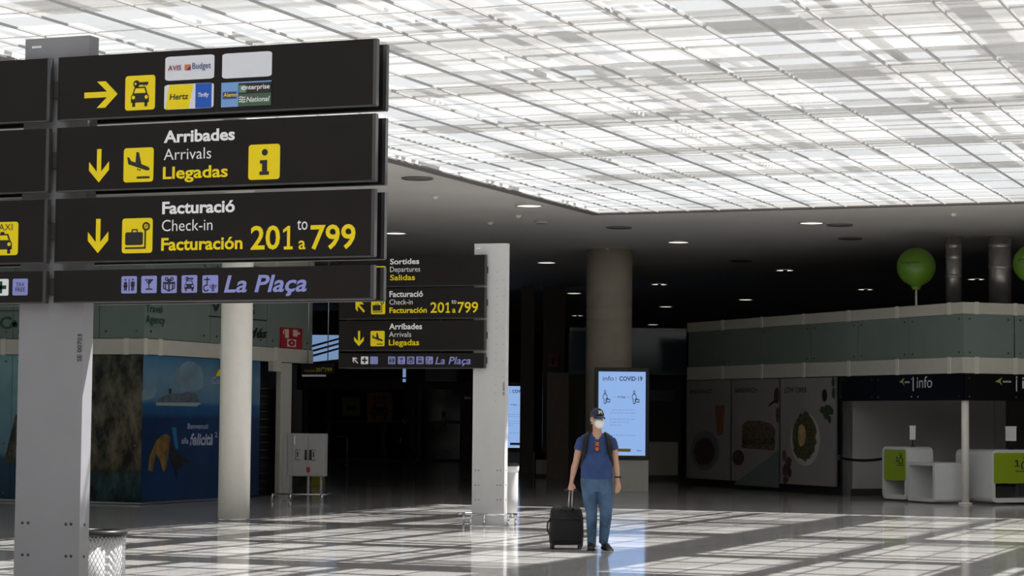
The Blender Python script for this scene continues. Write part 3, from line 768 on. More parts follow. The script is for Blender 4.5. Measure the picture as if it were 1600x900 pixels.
spoly([(272, 600), (276, 582), (283, 570), (293, 564), (304, 566), (314, 574), (318, 590), (316, 606), (305, 612), (285, 611)], 'cloud_print', 'cloud', cpo, .5)
spoly([(222, 612), (230, 604), (240, 600), (246, 608), (240, 622), (222, 626)], 'cloud_print', 'cloud', cpo, .5)
M['turtle'] = mat('print_turtle', (.17, .10, .02), .5, noise=.5, nscale=6)
spoly([(243, 690), (252, 681), (259, 678), (265, 682), (265, 697), (259, 732), (255, 738), (249, 718), (243, 708), (238, 737), (231, 735), (234, 712)], 'turtle', 'turtle_print', cpo, 1)
M['diver'] = mat('print_diver', (.012, .012, .02), .5)
spoly([(265, 690), (272, 700), (283, 712), (297, 721), (293, 726), (285, 722), (285, 729), (277, 733), (276, 748), (273, 735), (267, 722), (264, 708)], 'diver', 'diver_print', cpo, 2)
M['beam_print'] = mat('print_light_beam', (.01, .15, .35), .5)
spoly([(268, 668), (275, 668), (278, 700), (274, 702)], 'beam_print', 'light_beam', cpo, 1)
def ST(s, u0, u1, v0, v1, cap, m, par, bold=0, shear=0):
    a, z0 = SB(u0, v0); b_, z1 = SB(u1, v1); _, zc = SB(u0, v0-cap)
    sk = Matrix.Identity(4)
    return text(s, a, b_, (z0+z1)/2, zc-z0, -.008, m, par, bold, shear, rot=MZ)
M['poster_pale'] = mat('poster_pale_lettering', (.38, .45, .6), .5)
ST('Benvenuti', 292.5, 324.5, 670, 670, 8.5, 'poster_pale', cpo, .01)
ST('alla', 283, 294, 693, 693, 9, 'poster_pale', cpo, .015)
ST('felicità', 296, 332, 695, 695, 18, 'poster_pale', cpo, .03, .25)
ST('2', 335, 339, 683, 683, 8, 'poster_pale', cpo, .01)
ST('Costa', 331, 353, 600, 600, 11, 'poster_pale', cpo, .01)
spoly([(337, 588), (341, 578), (347, 576), (347, 587)], 'yellow', 'logo', cpo, 2)
# fascia lettering on the side
ST('Travel', 227.5, 253, 488, 488, 11.5, 'green_px', fpan[-3], .015)
ST('Agency', 227.5, 257.5, 505.5, 505.5, 12.5, 'green_px', fpan[-3], .015)
M['letter_dark'] = mat('fascia_dark_lettering', (.012, .02, .016), .5)
ST('VIAJES', 328, 398, 489, 489, 17, 'letter_dark', fpan[-2], .02)
spoly([(326, 493), (416.5, 500), (416.5, 502), (326, 495)], 'letter_dark', 'underline', fpan[-2], 1)
ST('Inglés', 372, 417, 526.5, 526.5, 15, 'letter_dark', fpan[-2], .035, .3)
# fascia lettering on the front (the cut off sign at the left edge)
def LT(s, u0, u1, vb, vt, m, par, bold=0): return NT(s, u0, u1, vb, vt, m, par, bold, FR=LF, Y=0)
fl = fpan[1] if len(fpan) > 1 else fpan[0]
LT('eC', -14, 18, 513.5, 495, 'green_px', fl, .03)
icon(fl, 'logo', (FP(16, 507, LF)[0], FP(16, 512.5, LF)[1], FP(28.2, 507, LF)[0], FP(16, 500, LF)[1]), 0, lay(0, 1, circ(.35, .35, .33), circ(.7, .4, .32), circ(.5, .7, .3)), ['green_px'])
a = FP(-30, 486, LF); b_ = FP(29, 486, LF)
MB().box(a[0], b_[0], -.006, 0, a[1]-.012, a[1]+.012).build('underline', 'green_px', fl)
# dark entrance behind the column
xd0, xd1 = xq, xe
d = MB(); d.box(xd0, xd1, .35, .4, zp0-.1, zp1, 0, MZ)
for k in range(14): d.box(xd0+.05, xd1-.05, .33, .36, zp0+.1+k*.16, zp0+.12+k*.16, 1, MZ)
d.build('entrance_shutter', ['frame_dark', 'wall_dark'], shop)
x, _ = SB(447, 650)
MB().box(x-.28, x+.2, -.02, .1, 0, zp1, 0, MZ).build('door_post', 'cream', shop, bevel=.01)
x, _ = SB(460, 650)
MB().box(x-.15, x+.4, .02, .1, zpl, zp1-.55, 0, MZ).build('door_leaf', 'glass_dark', shop)
MB().box(SB(423, 560)[0]-.1, SB(423, 560)[0]+.25, -.12, 0, zb0-.2, zb0, 0, MZ).build('door_sensor', 'cream', shop)

# fire equipment sign on the shop's fascia
a, zt_ = SB(437, 511); b_, _ = SB(471, 514); _, zb_ = SB(437, 543.5)
fsn = thing('fire_equipment_sign', 'red square fire equipment sign on the shop fascia corner', 'sign', (Q.x, Q.y, 0), R(90))
bx = (a, zb_, b_, zt_)
icon(fsn, 'plate', bx, -.01, lay(0, 2, rect(0, 0, 1, 1))+lay(1, 3, rect(.3, .08, .7, .45), rect(.2, .5, .36, .92), rect(.56, .6, .76, .92), rect(.76, .7, .88, .82))+lay(1, 3, line([(.2, .9), (.12, .8), (.14, .68)], .05))+lay(0, 4, ring(.5, .27, .05, .15)), ['red', 'pinkish'], .01)

# ================================================================== hose cabinet, bollard, hanging sign
p = P(441, 781)
hc = thing('hose_cabinet', 'grey two-door fire hose cabinet standing on legs with trolley guard', 'cabinet', (p.x, p.y, 0), R(14))
HF = lmat((p.x, p.y, 0), R(14))
hx1, _ = FP(507, 700, HF); _, hz1 = FP(450, 677, HF); _, hz0 = FP(450, 744, HF)
MB().box(.1, hx1, 0, .3, hz0, hz1).build('body', 'cabinet', hc, bevel=.012)
hm, _ = FP(482, 700, HF); hl, _ = FP(457, 700, HF)
for a, b_ in ((hl, hm-.006), (hm+.006, hx1-.015)):
    dr = MB().box(a, b_, -.015, 0, hz0+.02, hz1-.02).build('door', 'cabinet', hc, bevel=.005)
    c_ = (a+b_)/2
    s_ = 1 if a == hl else -1
    icon(dr, 'pictogram', (c_-.09+s_*.0, (hz0+hz1)/2-.1, c_+.09, (hz0+hz1)/2+.1), -.015, lay(0, 1, line([(0, 0), (0, 1), (.5, 1)], .06), line([(0, 0), (.5, 0)], .06), rect(.15, .3, .3, .8)), ['ink'])
    MB().box(b_-.06 if s_ > 0 else a+.02, b_-.02 if s_ > 0 else a+.06, -.03, -.015, (hz0+hz1)/2-.1, (hz0+hz1)/2+.1).build('handle', 'black', dr)
MB().box(hm-.03, hm+.04, -.022, -.015, hz0+.08, hz0+.18).build('seal', 'red', hc)
MB().box(hl+.03, hl+.06, -.02, -.015, hz1-.22, hz1-.05).build('label', 'paper', hc)
for x in (.14, .5, hx1-.08): MB().box(x-.025, x+.025, .1, .16, 0, hz0).build('leg', 'steel', hc)
MB().box(-.0, .08, -.02, .06, 0, hz1).build('side_post', 'cabinet', hc, bevel=.01)
MB().tube([(-.18, -.18, .12), (hx1+.05, -.18, .12), (hx1+.05, .4, .12)], .018, 8).build('guard_rail', 'chrome', hc)
for x in (-.16, .2, hx1): MB().tube([(x, -.18, 0), (x, -.18, .13)], .03, 10).build('guard_foot', 'chrome', hc)
p = P(420.5, 770)
bo = thing('bollard', 'slim grey bollard post left of the hose cabinet', 'bollard', (p.x, p.y, 0))
MB().lathe([(.06, 0), (.05, .02), (.045, .03), (.045, .88), (.0, .9)], seg=16).build('shaft', 'steel', bo)
MB().lathe([(.052, .84), (.052, .93), (0, .94)], seg=16).build('cap', 'cabinet', bo)
p = P(497, 757)
ys_ = thing('wet_floor_sign', 'small yellow floor sign standing behind the hose cabinet', 'floor sign', (p.x, p.y, 0), R(20))
MB().prism([(-.16, 0), (.16, 0), (.11, .62), (-.11, .62)], -.16, -.14).build('front_leaf', 'dull_yellow', ys_)
MB().prism([(-.16, 0), (.16, 0), (.11, .62), (-.11, .62)], .14, .16).build('rear_leaf', 'dull_yellow', ys_)
MB().box(-.11, .11, -.16, .16, .6, .64).build('hinge', 'black', ys_)
dp = 47.0
p = D(470, 578, dp); HS = lmat((p.x, p.y, 0), 0)
hs = thing('hanging_sign', 'small dark hanging sign with yellow 201-799 beside the shop', 'direction sign', (p.x, p.y, 0))
x1, _ = FP(521, 578, HS); _, z1_ = FP(495, 568, HS); _, z0_ = FP(495, 584, HS)
hp = MB().box(0, x1, 0, .06, z0_, z1_).build('sign_panel', 'black_panel', hs)
MB().box(.03, x1-.2, -.002, .06, z0_-.06, z0_-.02).build('light_strip', 'paper', hs)
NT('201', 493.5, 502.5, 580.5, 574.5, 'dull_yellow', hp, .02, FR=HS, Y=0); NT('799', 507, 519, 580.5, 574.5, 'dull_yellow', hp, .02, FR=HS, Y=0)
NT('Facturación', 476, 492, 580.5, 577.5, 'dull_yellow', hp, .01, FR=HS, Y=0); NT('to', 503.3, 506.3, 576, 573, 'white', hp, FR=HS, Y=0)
for x in (.15, x1-.15): MB().tube([(x, .03, z1_), (x, .03, CEIL)], .012, 6).build('hanger_rod', 'steel', hs)

# ================================================================== information screens
def kiosk(loc, label, wd, z0, z1, box_w, bez, part):
    k = thing('information_screen', label, 'screen', loc, YAW)
    MB().box(-box_w/2, box_w/2, .02, .42, .0, z0-.02).build('base_box', 'cream', k, bevel=.01)
    MB().box(-box_w/2+.03, box_w/2-.03, .05, .38, 0, .06).build('kick_plate', 'plinth', k)
    MB().box(-wd/2, wd/2, -.08, .12, z0, z1).build('housing', 'black', k, bevel=.012)
    s = MB().box(-wd/2+bez, wd/2-bez, -.086, -.08, z0+bez*.9, z1-bez*1.05).build('screen', 'screen', k)
    x0, x1 = -wd/2+bez, wd/2-bez; a, b_ = z0+bez*.9, z1-bez*1.05; ww = x1-x0; hh = b_-a; y = -.086
    def X(t): return x0+ww*t
    def Z(t): return b_-hh*t
    text('info', X(.09), X(.32), Z(.108), .105, y-.002, 'ink_grey', s, -.002)
    MB().box(X(.365), X(.372), y-.003, y, Z(.12), Z(.06)).build('divider', 'ink_grey', s)
    text('COVID·19', X(.44), X(.93), Z(.108), .1, y-.002, 'navy', s, .02)
    for cx_ in (.16, .78):
        icon(s, 'pictogram', (X(cx_-.09), Z(.385), X(cx_+.09), Z(.225)), y, lay(0, 1, ring(.38, .9, .075, .125, 16), line([(.38, .76), (.22, .7), (.14, .55), (.18, .4), (.28, .34), (.28, .03), (.5, .03), (.5, .34), (.6, .42), (.62, .58), (.54, .7), (.38, .76)], .065), line([(.6, .42), (.78, .36)], .06), line([(.58, .34), (.97, .34), (.97, .14), (.58, .14), (.58, .34)], .06)), ['ink'])
    text('>1m', X(.4), X(.57), Z(.315), .055, y-.002, 'navy', s, .015)
    MB().box(X(.29), X(.38), y-.002, y, Z(.302)-.004, Z(.302)).box(X(.59), X(.66), y-.002, y, Z(.302)-.004, Z(.302)).build('dash', 'ink_grey', s)
    for t0, t1, tz in ((.28, .78, .46), (.25, .8, .495), (.24, .78, .57), (.24, .68, .605), (.24, .48, .64), (.28, .78, .76)):
        rows = MB(); xx = X(t0)
        while xx < X(t1):
            l_ = random.uniform(.04, .1); rows.box(xx, min(xx+l_, X(t1)), y-.002, y, Z(tz)-.006, Z(tz)+.012); xx += l_+.022
        rows.build('text_line', 'screen_grey' if True else '', s)
    MB().box(X(.39), X(.69), y-.003, y, Z(.955), Z(.918)).build('crest_strip', 'gold', s)
    text('aena', X(.82), X(.92), Z(.945), .03, y-.002, 'navy', s, .02)
    text(part, -.12, .12, z1-.055, .03, -.082, 'ink_grey', k, 0)
    return k
M['screen_grey'] = mat('screen_faint_text', (.05, .07, .1), .3, emit=(.19, .31, .56), estr=.75)
dk = 51.4
p = P(972, 768); sc = dk/F
bx_ = D(971.5, 640, (CM.inverted() @ p).z*-1)
dd = -(CM.inverted() @ p).z
def zat(u, v, dep): return D(u, v, dep).z
kz0, kz1 = zat(972, 717, dd), zat(972, 574.5, dd)
kiosk((bx_.x, bx_.y, 0), 'large lit information screen on a pale box base beside the walking man', 85.5/F*dd, kz0, kz1, 85/F*dd, 6/F*dd, 'aena')
dd2 = 70.5
wd2 = 87/F*dd2*.75
bx2 = D(836-wd2/2/dd2*F, 640, dd2)
kiosk((bx2.x, bx2.y, 0), 'lit information screen farther back, half hidden by mid-hall totem', wd2, zat(800, 705, dd2), zat(800, 597, dd2), wd2, 6/F*dd2, 'aena')

# ================================================================== information booth (right)
K = P(1506, 788)
BF = lmat((K.x, K.y, 0), R(45)); LBm = BF @ Matrix.Rotation(R(-90), 4, 'Z')   # left facade: local x runs toward the corner
booth = thing('information_booth', 'rounded dark information booth with food posters and green glass fascia', 'booth', (K.x, K.y, 0), R(45))
T90 = Matrix.Rotation(R(-90), 4, 'Z')       # in booth-local coordinates: left facade frame
def LB(u, v): return FP(u, v, LBm)
xl_, _ = LB(1075, 650); xp, _ = LB(1311, 650)
RW = 9.0
_, z_a = FP(1506, 583, BF); _, z_b = FP(1506, 558, BF); _, z_c = FP(1506, 490, BF); _, z_d = FP(1506, 472, BF)
def band2(z0, z1, out, name):
    b = MB(); b.box(-out, RW, -out, 0.1, z0, z1, 0); b.box(-out+.002, .1, .1, -xl_, z0+.001, z1-.001, 0)
    for k in range(1, 9): b.box(k*1.25-.05, k*1.25+.05, -out-.012, -out+.01, z0-.01, z1+.012, 1)
    b.box(.25, .35, -out-.012, -out+.01, z0-.01, z1+.012, 1)
    k = .45
    while k < -xl_: b.box(-out-.012, -out+.01, k-.06, k+.06, z0-.01, z1+.012, 1); k += 1.95
    return b.build(name, ['cream', 'cream_joint'], booth, bevel=.006)
band2(z_a, z_b, .04, 'lower_band'); band2(z_c, z_d, .04, 'top_rail')
for k in range(6):
    a, b_ = xl_*(k+1)/6, xl_*k/6
    m_ = MB().box(a+.008, b_-.008, 0, .03, z_b, z_c, 0, T90)
    for sx in (a+.15, b_-.15):
        for sz in (z_b+.1, z_c-.1): m_.prism(circ(sx, sz, .02, 8), -.012, 0, 1, T90)
    m_.build('fascia_glass', ['fascia', 'hole'], booth)
for k in range(7):
    m_ = MB().box(k*1.25+.02, k*1.25+1.24, 0, .03, z_b, z_c, 0)
    for sx in (k*1.25+.15, k*1.25+1.1):
        for sz in (z_b+.1, z_c-.1): m_.prism(circ(sx, sz, .02, 8), -.012, 0, 1)
    m_.build('fascia_glass', ['fascia', 'hole'], booth)
MB().box(.06, RW, .06, -xl_, z_d-.06, z_d).build('roof', 'wall_dark', booth)
MB().box(.12, RW, .12, -xl_, z_a-.04, z_a+.02).build('soffit', 'wall_dark', booth)
# walls
yA = -xp
MB().box(.35, RW, yA, yA+.12, 0, z_a-.04).build('inner_wall', 'wall_grey', booth)
MB().box(.3, RW, yA-.02, yA, 0, .16).build('skirting', 'plinth', booth)
MB().box(.06, .2, yA, -xl_, 0, z_a).build('poster_wall', 'frame_dark', booth)
MB().box(.1, .35, yA-.0, yA+.12, .0, z_a-.04).build('end_frame', 'steel', booth)
xa_, _ = FP(1552, 660, lmat(BF @ Vector((0, yA, 0)), R(45)))
MB().box(xa_, xa_+.12, yA-.1, yA, 0, z_a-.04).build('inner_pillar', 'wall_grey', booth)
MB().box(xa_+.35, RW, yA-.06, yA-.0, .16, z_a-.04).build('inner_door', 'wall_dark', booth)
# black header panels with writing
_, zh = FP(1506, 625.5, BF)
hd = []
ed = [xp, LB(1369, 600)[0], LB(1431, 600)[0], 0]
for a, b_ in zip(ed, ed[1:]):
    m_ = MB().box(a+.01, b_-.01, -.02, .02, zh, z_a-.01, 0, T90)
    for sx in (a+.12, b_-.12):
        for sz in (zh+.08, z_a-.1): m_.prism(circ(sx, sz, .018, 8), -.03, -.02, 1, T90)
    hd.append(m_.build('header_panel', ['black_glass', 'chrome'], booth))
rhd = []
e2 = [0, FP(1594, 600, BF)[0], 5.0, RW]
for a, b_ in zip(e2, e2[1:]):
    m_ = MB().box(a+.01, b_-.01, -.02, .02, zh, z_a-.01, 0)
    for sx in (a+.12, b_-.12):
        for sz in (zh+.08, z_a-.1): m_.prism(circ(sx, sz, .018, 8), -.03, -.02, 1)
    rhd.append(m_.build('header_panel', ['black_glass', 'chrome'], booth))
M['header_white'] = mat('header_lettering', (.75, .75, .75), .5); M['logo_green'] = mat('logo_green', (.35, .42, .1), .5)
def BT(s, u0, u1, vb, vt, m, par, bold=0, left=True):
    f = LB if left else (lambda u, v: FP(u, v, BF))
    a, z0 = f(u0, vb); b_, _ = f(u1, vb); _, z1 = f(u0, vt)
    return text(s, a, b_, z0, z1-z0, -.024, m, par, bold, rot=T90 if left else None)
def Bpoly(px, m, name, par, left=True):
    f = LB if left else (lambda u, v: FP(u, v, BF))
    MB().prism([f(u, v) for u, v in px], -.026, -.02, 0, T90 if left else None).build(name, m, par)
PLANE = [(0, .45), (1, 1), (.72, .55), (.98, 0), (.6, .35)]
Bpoly([(1406.5+8*x, 603-13*z) for x, z in PLANE], 'logo_green', 'logo', hd[1])
BT('aena', 1415, 1423, 598.5, 594.5, 'header_white', hd[1], .02)
Bpoly([(1427.5, 589), (1429, 589), (1429, 611), (1427.5, 611)], 'header_white', 'divider', hd[1])
BT('info', 1434, 1458, 606, 588.5, 'header_white', hd[2], .0)
Bpoly([(1554+11*x, 602.5-13*z) for x, z in PLANE], 'logo_green', 'logo', rhd[0], False)
BT('aena', 1566, 1579, 597.5, 593.5, 'header_white', rhd[0], .02, False)
Bpoly([(1586.5, 588), (1588, 588), (1588, 611.5), (1586.5, 611.5)], 'header_white', 'divider', rhd[0], False)
BT('info', 1596, 1636, 607, 588.5, 'header_white', rhd[1], 0, False)
MB().lathe([(.078, .03), (.078, z_a)], (0.12, 0.12, 0), seg=24).build('corner_pole', 'column_white', booth)
MB().lathe([(.14, 0), (.14, .03), (.09, .035)], (0.12, 0.12, 0), seg=24).build('pole_base', 'column_white', booth)
# food posters
def poster(u0, u1, label):
    x0, _ = LB(u0, 650); x1, _ = LB(u1, 650); _, z0 = LB(u1, 764.5 if u1 > 1300 else (758 if u1 > 1200 else 754)); zt = z_a-.02
    z0 = .2
    o = thing('food_poster', label, 'poster', (K.x, K.y, 0), R(45), 'food posters on the booth wall')
    q = MB().box(x0+.03, x1-.03, -.06, -.0401, z0, zt, 0, T90)
    q.box(x1-.03, x1-.0, -.065, -.0401, z0, zt, 1, T90)
    q = q.build('board', ['poster_grey', 'steel'], o)
    return o, q
def pp(par, px, m, name, lv=1): MB().prism([LB(u, v) for u, v in px], -.06-.004*lv, -.06, 0, T90).build(name, m, par)
def pell(par, u, v, ru, rv, m, name, lv=1, n=24, jag=0):
    pts = [(u+ru*math.cos(2*math.pi*k/n)*(1+jag*random.uniform(-1, 1)), v+rv*math.sin(2*math.pi*k/n)*(1+jag*random.uniform(-1, 1))) for k in range(n)]
    pp(par, pts, m, name, lv)
def ptx(par, s, u0, u1, vb, vt, m):
    a, z0 = LB(u0, vb); b_, _ = LB(u1, vb); _, z1 = LB(u0, vt)
    text(s, a, b_, z0, z1-z0, -.064, m, par, .012, rot=T90)
o, q = poster(1075, 1146, 'breakfast poster with orange juice glass on the booth wall')
ptx(q, 'BREAKFAST', 1081, 1116, 615, 609, 'ink')
pp(q, [(1121, 634), (1136, 633), (1133, 680), (1124, 680)], 'juice', 'juice_print'); pell(q, 1105, 704, 22, 31, 'print_shade', 'bowl_print'); pell(q, 1104, 706, 16, 22, 'tomato', 'pastry_print', 2, jag=.08)
o, q = poster(1146, 1222, 'sandwich poster with a seeded roll on the booth wall')
ptx(q, 'SANDWICH', 1152, 1186, 613.5, 606.5, 'ink')
pp(q, [(1150, 756), (1221, 703), (1221, 762), (1150, 757)], 'print_shade', 'shadow_print'); pp(q, [(1163, 665), (1170, 658), (1190, 657), (1208, 662), (1215, 672), (1214, 688), (1163, 690)], 'bread', 'bread_print', 1)
pp(q, [(1163, 686), (1214, 684), (1215, 694), (1164, 696)], 'salad', 'filling_print', 2); pp(q, [(1161, 696), (1215, 694), (1213, 704), (1163, 700)], 'bread', 'bread_print', 2)
pell(q, 1157, 715, 9, 12, 'tomato', 'sauce_print'); pell(q, 1217, 618, 4, 13, 'tomato', 'chilli_print', 1, 18, .06); pell(q, 1218.5, 648, 2.6, 12, 'tomato', 'chilli_print', 1, 18, .08); pp(q, [(1203, 636), (1206, 631), (1214, 625), (1215, 628), (1208, 633)], 'ink', 'stem_print')
o, q = poster(1222, 1311, 'low carb poster with an oval salad plate on the booth wall')
ptx(q, 'LOW CARB', 1229.5, 1264, 613.5, 605.5, 'ink')
pell(q, 1262, 687, 23, 41, 'plate', 'plate_print'); pell(q, 1260, 683, 19, 38, 'salad', 'salad_print', 2, 30, .1); pell(q, 1257, 680, 6, 18, 'egg', 'fish_print', 3, 16, .1)
pell(q, 1292, 618, 4, 10, 'ink', 'spoon_print'); [pell(q, u, v, a, b_, 'leaf', 'herb_print', 1+.3*k, 14, .22) for k, (u, v, a, b_) in enumerate(((1290, 641, 5, 6), (1297, 637, 5, 5), (1302, 643, 4.5, 6), (1295, 649, 4, 7), (1300, 655, 3, 6)))]; pell(q, 1305.5, 597, 2.6, 8, 'leaf', 'leaf_print', 1, 14, .15); pell(q, 1306, 614, 2.6, 9, 'leaf', 'leaf_print', 1, 14, .15)
[pell(q, u, v, a, b_, 'tomato', 'tomato_print', 1+.3*k, 14, .15) for k, (u, v, a, b_) in enumerate(((1229, 712, 3, 9), (1236, 722, 4.5, 9), (1230, 735, 4, 9), (1237, 738, 3.5, 8), (1231, 750, 4, 6)))]

# ---- reception desks
def desk(fr, label, s1):
    """fr: matrix with origin at the near front corner; local x along the end face (away from the green front), y along the green front (away)"""
    o = thing('reception_desk', label, 'desk', (0, 0, 0), 0, None)
    o.matrix_world = fr
    return o
zdk = CAMH-(699-660)/F*46.0; zlo = CAMH-(722-660)/F*46.0
DX, DL = .64, 1.25
def tube_frame(x0, x1, z0, z1, th, r, y0, y1):
    """rounded rectangular loop in x,z (th thick), y0 to y1"""
    m_ = MB(); o_ = rrect(x0, z0, x1, z1, r, 6); i_ = rrect(x0+th, z0+th, x1-th, z1-th, max(.01, r-th), 6)
    n_ = len(o_)
    for k in range(n_):
        l_ = (k+1) % n_
        m_.prism([o_[k], o_[l_], i_[l_], i_[k]], y0, y1)
    bmesh.ops.remove_doubles(m_.bm, verts=m_.bm.verts, dist=1e-5)
    return m_
# desk 1: green front on the left facade, end face toward the right
p = P(1460.5, 787)
d1 = thing('reception_desk', 'white reception desk with lime panel and knee hole left of the white corner pole', 'desk', (p.x, p.y, 0), R(45))
E = Matrix.Rotation(R(-90), 4, 'Z')
DF = lmat((p.x, p.y, 0), R(45)) @ E                  # local x runs along the front toward the near end
LLW = -FP(1417.5, 740, DF)[0]; LTT = -FP(1378.5, 740, DF)[0]
tube_frame(-LTT, -LLW, .04, zdk, .1, .13, 0.0, DX).build('counter_shell', 'corian', d1).data.transform(E)
MB().box(-LTT+.1, -LLW-.1, DX-.06, DX-.02, .1, zdk-.05, 0, E).build('back_panel', 'corian', d1)
gp = MB().prism(rrect(-LTT+.09, .43, -LLW-.05, zdk-.06, .05), -.012, .035, 0, E).build('front_panel', 'lime', d1)
xm = -LTT+.09; wm = -LLW-.05-xm
icon(gp, 'pictogram', (xm+wm*.5, .74, xm+wm*.97, zdk-.13), -.012, lay(0, 1, ring(.62, .88, .08, .13), line([(.62, .75), (.45, .5), (.45, .2), (.8, .2), (.8, .5), (.62, .75)], .07), line([(.2, .05), (.95, .05)], .06), line([(.15, .62), (.25, .7), (.25, .35)], .06), line([(.12, .35), (.35, .35)], .06)), ['ink']).data.transform(E)
tube_frame(-LLW+.005, 0, .03, zlo, .07, .07, 0.0, DX*1.05).build('low_counter', 'corian', d1).data.transform(E)
MB().box(-LLW+.07, -.07, DX*.9, DX, .08, zlo-.05, 0, E).build('low_back', 'corian', d1)
# desk 2: green front faces the right facade
p = P(1551, 788.5)
d2 = thing('reception_desk', 'white reception desk with lime panel right of the white corner pole', 'desk', (p.x, p.y, 0), R(45))
L2 = 1.6
tube_frame(0, L2, .04, zdk-.03, .09, .12, .03, 1.3).build('counter_shell', 'corian', d2)
gp = MB().prism(rrect(.05, .43, L2-.06, zdk-.09, .04), -.01, .035).build('front_panel', 'lime', d2)
icon(gp, 'pictogram', (.5, .66, 1.0, zdk-.14), -.01, lay(0, 1, ring(.62, .88, .08, .12), line([(.62, .75), (.42, .5), (.42, .2), (.85, .2), (.85, .5), (.62, .75)], .06), line([(.1, .05), (.98, .05)], .05), line([(.08, .62), (.2, .72), (.2, .35)], .06), line([(.05, .35), (.33, .35)], .05)), ['ink'])
MB().box(.09, L2-.09, 1.2, 1.26, .1, zdk-.1).build('back_panel', 'corian', d2)
cx_ = thing('storage_box', 'dark box stored under the right reception desk', 'box', (p.x, p.y, 0), R(45))
MB().box(.15, .7, .2, .6, .13, .38).build('carton', 'hole', cx_, bevel=.01)
MB().box(.14, .71, .19, .61, .36, .41).build('lid', 'black', cx_, bevel=.008)
# notices on stands
def notice(u, vb, wpx, hpx, lab, dep):
    b0 = D(u, vb, dep)
    o = thing('notice_stand', lab, 'notice', (b0.x, b0.y, 0), YAW)
    return o, b0
for u, v0, v1, hw, lab, dep in ((1426, 665, 687, 4.5, 'white notice on a small stand above the left reception desk', 47.0), (1579.5, 666, 689, 8.5, 'white notice on a small stand above the right reception desk', 46.6)):
    b0 = D(u, v1, dep); zt0 = D(u, v0, dep).z; ztop_ = zdk if dep > 46.7 else zdk-.03
    o = thing('notice_stand', lab, 'notice', (b0.x, b0.y, 0), YAW)
    w_ = hw/F*dep
    MB().box(-w_, w_, -.006, .0, b0.z, zt0).box(-w_-.01, w_+.01, -.004, .004, zt0-.03, zt0).build('sheet', 'paper', o)
    MB().tube([(0, .01, ztop_+.01), (0, .01, b0.z+.05)], .012, 8).build('stem', 'black', o)
    MB().lathe([(0, ztop_-.0), (.06, ztop_+.002), (.05, ztop_+.015), (0, ztop_+.018)], seg=16).build('foot', 'black', o)
# belt barrier
pa = P(1313, 776); pb = P(1379, 779)
a_ = PL(1311, 715, pa, (.37, -.93, 0)); b_ = PL(1378, 717, pb, (.37, -.93, 0))
o = thing('belt_barrier', 'black retractable belt stretched from booth frame to left reception desk', 'barrier', (0, 0, 0))
pts = [a_.lerp(b_, t)+Vector((0, 0, -.12*4*t*(1-t)*.4)) for t in [k/12 for k in range(13)]]
MB().loft([[p_+Vector((0, 0, .03)), p_+Vector((.004, -.004, 0)), p_+Vector((0, 0, -.03)), p_+Vector((-.004, .004, 0))] for p_ in pts], sm=False).build('belt', 'nylon', o)
MB().box(-.03, .03, -.03, .03, -.06, .06, 0, Matrix.Translation(a_)).build('belt_clip', 'black', o)

# ---- ducts and balloons on the booth roof
for u, r, dep, lab in ((1490.5, 12.3, 48.6, 'thinner shiny ventilation duct rising from the booth roof'), (1562.5, 17.3, 48.4, 'thicker shiny ventilation duct rising from the booth roof')):
    b0 = D(u, 460, dep); o = thing('ventilation_duct', lab, 'duct', (b0.x, b0.y, 0))
    rr = r/F*dep; zz = z_d
    MB().lathe([(rr, zz), (rr, CEIL)], seg=40).build('pipe', 'galv', o)
    for v in ((432, 402, 384) if r < 14 else (418, 384)):
        z = D(u, v, dep).z
        MB().lathe([(rr, z-.04), (rr+.012, z-.03), (rr+.004, z), (rr+.012, z+.03), (rr, z+.04)], seg=40).build('joint_ring', 'galv', o)
for u, v, r, dep, lab in ((1431.5, 417, 30, 47.2, 'green round balloon on a stick left of the ducts'), (1613, 412, 30, 46.0, 'green round balloon at the right edge of the frame')):
    b0 = D(u, v, dep); o = thing('balloon', lab, 'balloon', (b0.x, b0.y, 0), YAW)
    rr = r/F*dep; z = b0.z
    bl = MB().lathe([(.02, z-rr*1.08), (rr*.28, z-rr*1.02)]+[(rr*math.sin(a), z-rr*math.cos(a)) for a in [R(20+8*k) for k in range(20)]]+[(.0, z+rr)], seg=40).build('skin', 'green_balloon', o)
    MB().lathe([(rr*.2, z-rr*1.2), (rr*.22, z-rr*1.1), (rr*.3, z-rr*.96)], seg=20).build('neck', 'green_balloon', o)
    MB().tube([(0, 0, z_d), (0, 0, z-rr*1.15)], .022, 8).build('stick', 'cream', o)
    def wrap(s, x0, x1, zb, cap, m):
        t_ = text(s, x0, x1, zb, cap, 0, m, bl, .01)
        for vv in t_.data.vertices:
            q_ = rr*rr-vv.co.x**2-(vv.co.z-z)**2; vv.co.y = -math.sqrt(max(q_, .0001))-.006
    wrap('pregunta\'m', -rr*.85, rr*.05, z+rr*.12, rr*.13, 'green_px')
    wrap('pregúntame', -rr*.85, rr*.08, z-rr*.14, rr*.12, 'green_md')
    if u > 1500: wrap('1', -rr*.62, -rr*.42, z-rr*.2, rr*.5, 'paper')
